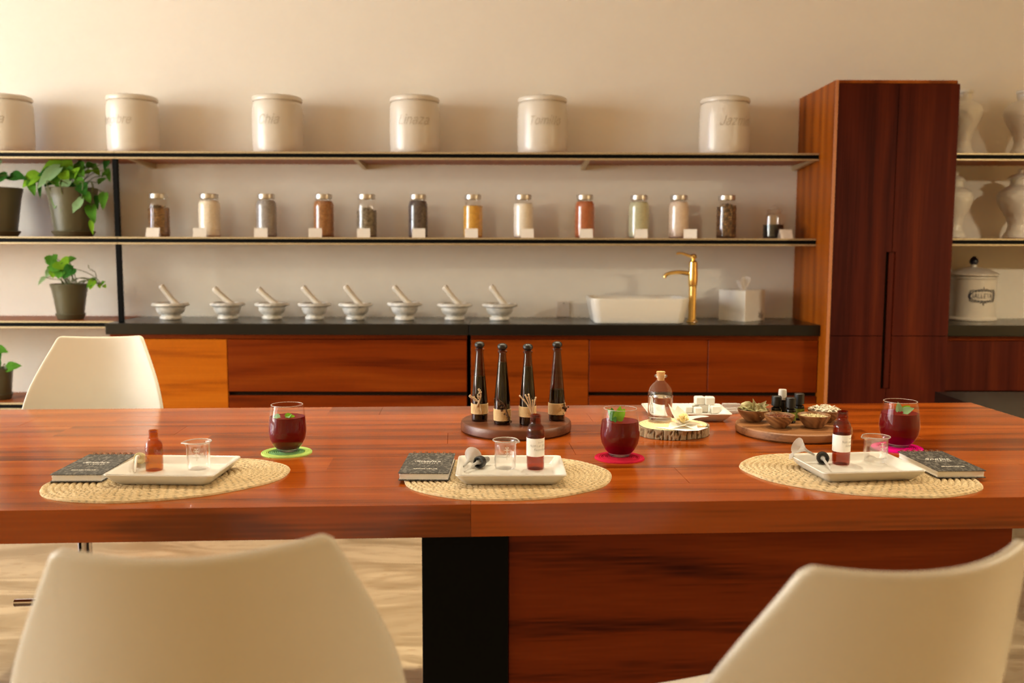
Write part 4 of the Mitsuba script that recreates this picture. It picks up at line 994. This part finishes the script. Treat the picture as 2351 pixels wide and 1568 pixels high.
# ---------------------------------------------------------------- round board with the four tall bottles
whole('round_board', 'dark walnut round board carrying the four tall tapered bottles', 'board', moved(lathe([(0, 0), (.140, 0), (.1448, .004), (.1460, .013), (.1448, .0235), (.1425, .0265), (.140, .0272), (0, .0272)], 96), .0189, 2.4182, TABLE_Z + .0001), M_BOARD)
BT = TABLE_Z + .0274
tp = [(0, .003), (.017, .0), (.0203, .001), (.0212, .005), (.0212, .050), (.0205, .062), (.0165, .108), (.0120, .156), (.0097, .180), (.0095, .1835), (.0122, .1845), (.0125, .1885), (.0105, .1900), (.0080, .1902)]
tall_glass = lathe(tp, 40)
tall_oil = lambda h: lathe([(0, .0015)] + [(float(np.interp(z_, [p[1] for p in tp[3:10]], [p[0] for p in tp[3:10]])) - .0012, z_) for z_ in np.linspace(.004, h, 26)] + [(0, h)], 36)
stopper = lathe([(.0, .1905), (.0078, .1905), (.0085, .1925), (.0118, .1950), (.0131, .1990), (.0125, .2030), (.0095, .2065), (.005, .2082), (0, .2086)], 32)
def twine(z0, z1):
    n = int((z1 - z0) / .0017)
    prof = [(.0212, z0)]
    for i in range(n):
        a, b = z0 + (z1 - z0) * i / n, z0 + (z1 - z0) * (i + 1) / n
        prof += [(.0218, a + (b - a) * .08), (.0227, a + (b - a) * .3), (.0227, a + (b - a) * .7), (.0218, a + (b - a) * .92)]
    m = lathe(prof + [(.0212, z1)], 40)
    v = np.array(m.vertices); ang = np.arctan2(v[:, 1], v[:, 0])
    v[:, :2] *= (1 + .006 * (meshkit.noise(np.stack([ang * 2, v[:, 2] * 500, v[:, 2] * 0], -1)) - .3))[:, None]
    return mesh(v, m.faces)
def sprig(kind, seed):
    r = np.random.default_rng(seed)
    ms = []
    def stem(p, rad): ms.append(tube(spline(p, 14), rad, 6))
    R = .024
    if kind == 'lavender':          # two blunt flower heads crossing, a stalk below
        stem([(-.006, -R, .040), (.0, -R - .001, .055), (.004, -R, .072), (-.002, -R - .002, .088)], .0028)
        stem([(.006, -R, .022), (.004, -R, .035), (-.003, -R, .055), (-.020, -R - .001, .066), (-.026, -R, .070)], np.linspace(.0012, .0036, 13))
        for q in range(26):
            t_ = r.random(); b = np.array([(-.002 + .004 * (t_ > .5)), -R, .062 + .026 * t_]) if q % 2 else np.array([-.006 - .02 * t_, -R, .058 + .012 * t_])
            ms.append(moved(trimesh.creation.icosphere(1, .0022), *(b + r.normal(0, .0022, 3))))
    elif kind == 'dark':
        stem([(.020, -R + .012, .008), (.012, -R + .003, .035), (.004, -R, .055), (-.010, -R, .068)], .0014)
        for q in range(34):
            t_ = r.random(); b = np.array([.020 - .034 * t_, -R + .006 * (1 - t_), .010 + .058 * t_])
            ms.append(moved(trimesh.creation.icosphere(1, r.uniform(.0014, .0034)), *(b + r.normal(0, .0036, 3))))
    elif kind == 'pale':
        for q, (dx, dz, b) in enumerate([(-.032, .050, 1), (-.018, .052, .5), (-.010, .054, .2), (-.014, .046, -.3), (.006, .040, -.5), (.008, .046, .6), (.000, .038, .2), (-.022, .040, .8)]):
            p0 = np.array([.012, -R, .028]); p1 = p0 + np.array([dx * .45, -.003, dz * .5 + .004 * b]); p2 = p0 + np.array([dx, -.002 - .002 * (q % 3), dz])
            stem([p0, p1, p2], np.linspace(.0010, .0022, 13))
            ms.append(moved(trimesh.creation.icosphere(1, .0026), *p2))
    else:
        for q in range(16):
            b = np.array([R * .80, -R * .62, .036]) + r.normal(0, .0045, 3) + [0, 0, r.uniform(-.008, .008)]
            ms.append(moved(trimesh.creation.icosphere(1, r.uniform(.002, .0042)), *b))
        stem([(R * .7, -R * .7, .055), (R * .82, -R * .6, .04), (R * 1.0, -R * .5, .025)], .0012)
    return cat(*ms)
for x, y, z0, z1, kind, fillh, lab in [(-.0769, 2.4052, .0195, .0465, 'lavender', .118, 'tall tapered dark bottle tied with pale lavender sprig, leftmost on the round board'),
                                  (-.0171, 2.3625, .0095, .0400, 'dark', .160, 'tall tapered dark bottle tied with dark leafy sprig, second from left'),
                                  (.0479, 2.3533, .0215, .0485, 'pale', .150, 'tall tapered dark bottle tied with pale forked sprig, third from left'),
                                  (.1261, 2.4148, .0165, .0465, 'bud', .082, 'tall tapered dark bottle with a brown bud, rightmost on the round board')]:
    k = thing('tapered_bottle', lab, 'bottle', 'tall bottles on the round board')
    tw = at(x, y, BT)
    part(k, 'glass', tall_glass, M_DKGLASS, smooth=40, tw=tw)
    part(k, 'oil', tall_oil(fillh), M_OIL, tw=tw)
    part(k, 'stopper', stopper, M_CAPBLACK, tw=tw, label='dark ball stopper')
    part(k, 'twine_wrap', twine(z0, z1), M_TWINE, smooth=40, tw=tw, label='jute twine wrapped round the bottle')
    part(k, 'sprig', moved(sprig(kind, 3), 0, 0, 0), M_SPRIG2 if kind in ('dark', 'bud') else M_SPRIG, smooth=True, tw=tw, label='dried sprig tucked under the twine')

# ---------------------------------------------------------------- log slice, clear bottle, flower
def log_r(a): return .0885 * (1 + .035 * np.sin(2 * a + .6) + .02 * np.sin(3 * a + 2) + .012 * np.sin(7 * a))
lx, ly = .4244, 2.3736
k = thing('log_slice', 'bark-edged log slice used as a stand for the corked bottle', 'log slice')
a = np.arange(240) * 2 * PI / 240
zs = np.linspace(0, .0245, 12)
A, Zg = np.meshgrid(a, zs, indexing='xy')
crk = meshkit.fbm(np.stack([np.cos(A) * 9, np.sin(A) * 9, Zg * 22], -1), 4, 4)
crk2 = np.abs(meshkit.fbm(np.stack([np.cos(A) * 14 + 9, np.sin(A) * 14, Zg * 18], -1), 3, 9) - .5)
deep = np.clip(1 - crk2 / .055, 0, 1)
rr = log_r(A) + .0035 + .004 * (crk - .5) - .0055 * deep
bk = np.stack([rr * np.cos(A), rr * np.sin(A), Zg], -1).reshape(-1, 3)
inner = [np.stack([log_r(a) * .97 * np.cos(a), log_r(a) * .97 * np.sin(a), np.full(240, z_)], -1) for z_ in (.0245, 0)]
bv = np.vstack([bk] + inner)
bf = grid_faces(14, 240)
nb = len(zs) * 240
bf = np.vstack([bf, np.vstack([np.stack([(nb + 240 + np.arange(240)), (nb + 240 + (np.arange(240) + 1) % 240), (np.arange(240) + 1) % 240], 1), np.stack([(nb + 240 + np.arange(240)), (np.arange(240) + 1) % 240, np.arange(240)], 1)])])
bc = np.array([.36, .27, .17])[None] * (.55 + .9 * crk.reshape(-1, 1)) * (1 - .8 * deep.reshape(-1, 1))
bc = np.vstack([bc, np.full((480, 3), .2)])
part(k, 'bark', moved(mesh(bv, bf), lx, ly, TABLE_Z + .0001), M_VC, smooth=True, color=np.clip(bc, .01, 1), label='cracked grey-brown bark')
tv = np.stack([np.r_[0, log_r(a) * .972 * np.cos(a), log_r(a) * .972 * np.cos(a), 0], np.r_[0, log_r(a) * .972 * np.sin(a), log_r(a) * .972 * np.sin(a), 0], np.r_[.0252, np.full(240, .0248), np.zeros(240), 0]], 1)
j = np.arange(240)
tf = np.vstack([np.stack([np.zeros(240, int), 1 + j, 1 + (j + 1) % 240], 1), np.stack([1 + j, 241 + j, 241 + (j + 1) % 240], 1), np.stack([1 + j, 241 + (j + 1) % 240, 1 + (j + 1) % 240], 1), np.stack([241 + j, np.full(240, 481), 241 + (j + 1) % 240], 1)])
part(k, 'wood', moved(mesh(tv, tf), lx, ly, TABLE_Z + .0003), M_LOG, smooth=30, label='pale end grain')
LT = TABLE_Z + .0258
k = thing('corked_bottle', 'clear glass bottle of pale oil with a cork, standing on the log slice', 'bottle')
tw = at(.3985, 2.415, LT)
R = .0325
cbp = [(0, .003), (.026, .0), (R - .001, .002), (R, .006), (R, .068), (R * .97, .078), (R * .86, .088), (R * .62, .098), (R * .40, .104), (.0116, .108), (.0112, .116), (.0118, .118), (.0125, .1195)]
part(k, 'glass', lathe(cbp, 48), M_GLASS, smooth=45, tw=tw)
part(k, 'lip', moved(trimesh.creation.torus(.0142, .0030, 48, 12), 0, 0, .1190), M_SOLID, smooth=True, tw=tw)
part(k, 'oil', lathe([(0, .0045), (R - .003, .0045), (R - .0018, .007), (R - .0018, .064), (R - .003, .0648), (0, .0645)], 48), M_LIQ, tw=tw)
part(k, 'cork', lathe([(0, .108), (.0088, .108), (.0098, .118), (.0116, .128), (.0112, .131), (0, .1315)], 32), M_CORK, tw=tw)
k = thing('white_flower', 'white blossom with pale yellow centre lying on the log slice', 'flower')
fx, fy = .4440, 2.335
def petal(L, W, cup, tilt, rz, z):
    m = leaf_mesh(L, W, cup, .25, .3, 10)
    return moved(m, fx, fy, LT + z, rz=math.radians(rz), ry=-math.radians(tilt))
for L, W, cup, tilt, rz, z in [(.066, .027, -.7, 34, 158, .004), (.072, .022, .25, 17, 10, .012), (.058, .024, .5, 8, 222, .004), (.056, .024, .35, 6, 300, .004), (.050, .022, -.5, 42, 110, .008), (.052, .020, .3, 8, 338, .006)]:
    part(k, 'petal', petal(L, W, cup, tilt, rz, z), M_PETAL, smooth=True)
bl = [moved(trimesh.creation.icosphere(1, rng.uniform(.003, .006)), fx + rng.normal(0, .006), fy + rng.normal(0, .004), LT + .014 + rng.uniform(0, .016)) for _ in range(26)]
part(k, 'stamens', cat(*bl), M_YELLOW, smooth=True, label='pale yellow centre')
whole('paper_sheet', 'loose white petal-thin paper lying over the front of the log slice', 'paper', moved(extrude(sg.Polygon([(-.075, -.012), (-.030, -.046), (-.004, -.060), (.030, -.054), (.062, -.014), (.02, -.004)]), .0004), fx, fy, LT + .0002), M_PAPER, smooth=False)

# ---------------------------------------------------------------- far white tray with soap cubes, vials beside it
tray('white rectangular ceramic tray behind the log slice holding white cubes', .5035, 2.613, -1.0, TABLE_Z + .0001, (1.04, .98))
cube = loft([(.0115, .0115, .004, 0), (.0135, .0135, .004, .002), (.0138, .0138, .004, .020), (.0115, .0115, .004, .0225)], 4)
CT = TABLE_Z + .0084
for i, (x, y, z, rz, s) in enumerate([(.516, 2.640, 0, 8, .8), (.541, 2.622, 0, 3, .8), (.562, 2.650, 0, -6, 1.0), (.592, 2.628, 0, 4, 1.0), (.536, 2.655, 0, 15, 1.0), (.550, 2.648, .0228, 5, 1.0), (.578, 2.643, .0228, -4, 1.0)]):
    whole('white_cube', ['short white rounded cube at the left end of the far tray', 'short white rounded cube at the front of the far tray', 'white rounded cube under the stacked pair on the far tray', 'white rounded cube at the right end of the far tray', 'white rounded cube at the back of the far tray', 'upper left white rounded cube of the stack on the far tray', 'upper right white rounded cube of the stack on the far tray'][i], 'cube', cube, M_SOAP, group='white cubes on the far tray', tw=at(x, y, CT + z, rz, s))
vial = tube([(-.024, 0, 0), (-.022, 0, 0), (.020, 0, 0), (.024, 0, 0)], [.003, .0058, .0058, .0048], 16)
vcap = tube([(.0242, 0, 0), (.0245, 0, 0), (.030, 0, 0), (.0305, 0, 0), (.036, 0, 0)], [.0035, .0048, .0044, .0020, .0016], 14)
for i, (x, y, z, rz) in enumerate([(.648, 2.700, .0062, 8), (.664, 2.735, .0062, -4), (.655, 2.718, .0168, 2), (.640, 2.662, .0062, 14)]):
    k = thing('vial', f'clear plastic vial beside the far tray, {["front left", "at the back", "on top of the others", "nearest the tray"][i]}', 'vial', 'clear vials beside the far tray')
    part(k, 'tube', vial, M_FROST, smooth=40, tw=at(x, y, TABLE_Z + z, rz))
    part(k, 'nozzle', vcap, M_FROST, smooth=40, tw=at(x, y, TABLE_Z + z, rz))

# ---------------------------------------------------------------- olive-wood board with bowls and essential-oil bottles
whole('round_board', 'light olive-wood round board carrying the four small bowls', 'board', moved(lathe([(0, 0), (.141, 0), (.1462, .004), (.1475, .011), (.1462, .0205), (.143, .0235), (0, .0240)], 96), .7420, 2.3870, TABLE_Z + .0001), M_BOARD2)
B2 = TABLE_Z + .0242
def bowl(label, x, y, R, rb, H, stuff):
    k = thing('small_bowl', label, 'bowl', 'small olive-wood bowls on the round board')
    m = lathe([(0, 0), (rb * .9, 0), (rb, .0015), (rb * 1.10, .004), (R * .76, H * .40), (R * .93, H * .75), (R * .99, H * .96), (R * .975, H), (R * .94, H * .985), (R * .86, H * .75), (R * .66, H * .42), (R * .3, H * .25), (0, H * .22)], 56)
    scene[k] = shape(m, M_BOWL, 40, tw=at(x, y, B2))
    lab, cat_, pieces, col = stuff
    r = np.random.default_rng(int(x * 1000))
    ms, cs = [], []
    n, dims, heap, fillz = pieces
    for q in range(n):
        rad = R * .84 * math.sqrt(r.random()); a_ = r.uniform(0, 2 * PI)
        z = H * fillz + heap * (1 - (rad / R) ** 2) * r.uniform(.3, 1) + (.004 if dims == 'leaf' else 0)
        if dims == 'leaf':
            p = orient(leaf_mesh(r.uniform(.018, .032), r.uniform(.006, .010), r.uniform(.6, 2.0), .5, 1.0, 6), np.array([rad * math.cos(a_) * .62, rad * math.sin(a_) * .62, z]), (math.cos(a_ + r.normal(0, .8)), math.sin(a_ + r.normal(0, .8)), r.uniform(-.1, .9)))
            p = cat(p, mesh(np.array(p.vertices), p.faces[:, ::-1]))
        else:
            p = moved(trimesh.creation.icosphere(0, 1.0), 0, 0, 0)
            p.apply_scale([dims[0] * r.uniform(.7, 1.3), dims[1], dims[2]])
            p = moved(p, rad * math.cos(a_), rad * math.sin(a_), z, rz=r.uniform(0, 6.3), ry=r.uniform(-.7, .7))
        ms.append(p); c = np.array(col[0]) + (np.array(col[1]) - col[0]) * r.random(); cs.append(np.repeat(c[None], len(p.vertices), 0))
    bed = lathe([(0, H * fillz - .004), (R * .80, H * fillz - .004), (R * .80, H * fillz), (0, H * fillz + heap * .5)], 32)
    ms.append(bed); cs.append(np.repeat(np.array(col[0])[None] * .8, len(bed.vertices), 0))
    whole(cat_.replace(' ', '_'), lab, cat_, cat(*ms), M_VC, smooth=False, color=np.vstack(cs), tw=at(x, y, B2), kind='stuff')
bowl('small olive-wood bowl of dried green sage leaves, leftmost on the light board', .6470, 2.421, .0425, .0200, .033, ('curled dried green sage leaves heaped in the leftmost bowl', 'dried leaves', (60, 'leaf', .014, .78), [(.22, .20, .085), (.50, .46, .26)]))
bowl('small olive-wood bowl of brown cloves at the front of the light board', .6905, 2.336, .0390, .0175, .0335, ('dark brown cloves in the front bowl', 'dried cloves', (260, (.0042, .0012, .0012), .003, .80), [(.09, .028, .016), (.28, .11, .06)]))
bowl('small olive-wood bowl of pale seeds at the front right of the light board', .7795, 2.338, .0415, .0215, .0335, ('pale green-yellow seeds in the front right bowl', 'dried seeds', (260, (.0045, .0010, .0010), .002, .82), [(.42, .34, .16), (.74, .66, .42)]))
bowl('small olive-wood bowl of pale dried flowers at the back right of the light board', .8330, 2.415, .0440, .0200, .033, ('pale grey dried flower heads heaped in the back right bowl', 'dried flowers', (150, (.0075, .0024, .0022), .014, .92), [(.50, .44, .33), (.80, .74, .62)]))

def oil_bottle(label, x, y, r, capz0, H, capmat, lab, seal=None):
    k = thing('essential_oil_bottle', label, 'bottle', None)
    tw = at(x, y, B2)
    part(k, 'body', lathe([(0, 0), (r * .9, 0), (r, .0015), (r, capz0 - .008), (r * .9, capz0 - .003), (r * .62, capz0 - .001), (r * .62, capz0 + .002), (0, capz0 + .002)], 36), M_OIL, tw=tw)
    part(k, 'paper_label', lathe([(r + .0001, .006), (r + .0004, .006), (r + .0004, capz0 - .010), (r + .0001, capz0 - .010)], 40), lab, tw=tw)
    n = 80
    rc = r * .96 if seal is None else r * .86
    prof = [(0, capz0 + .0022), (rc, capz0 + .0022), (rc, H - .003), (rc * .95, H - .001), (rc * .86, H), (0, H)] if seal is None else [(0, capz0 + .006), (rc, capz0 + .006), (rc * .95, H - .002), (rc * .88, H), (0, H)]
    m = lathe(prof, n); v = np.array(m.vertices)
    rr_ = np.linalg.norm(v[:, :2], axis=1)
    edge = (np.round(np.arctan2(v[:, 1], v[:, 0]) * n / 2 / PI).astype(int) % 2 == 0) & (rr_ > rc * .9) & (v[:, 2] < H - .002)
    v[edge, :2] *= .975
    part(k, 'cap', mesh(v, m.faces), capmat, smooth=25, tw=tw)
    if seal: part(k, 'seal_ring', lathe([(rc * .6, capz0 + .0022), (rc * 1.04, capz0 + .0022), (rc * 1.04, capz0 + .0052), (rc * .6, capz0 + .0052)], 36), capmat, tw=tw)
oil_bottle('small black-capped oil bottle at the left behind the clove bowl', .7090, 2.4290, .0135, .0385, .0665, M_CAPBLACK, M_OCHRELAB)
oil_bottle('small oil bottle with white ribbed cap behind the black-capped ones', .7350, 2.4650, .0130, .0490, .0785, M_PORC, M_OIL, 'ring')
oil_bottle('small black-capped oil bottle with green label at the front of the three', .7385, 2.4020, .0137, .0385, .0670, M_CAPBLACK, M_GREENLAB)
oil_bottle('taller black-capped oil bottle with yellow-green label at the right', .7740, 2.4450, .0140, .0410, .0710, M_CAPBLACK, M_GREENLAB)
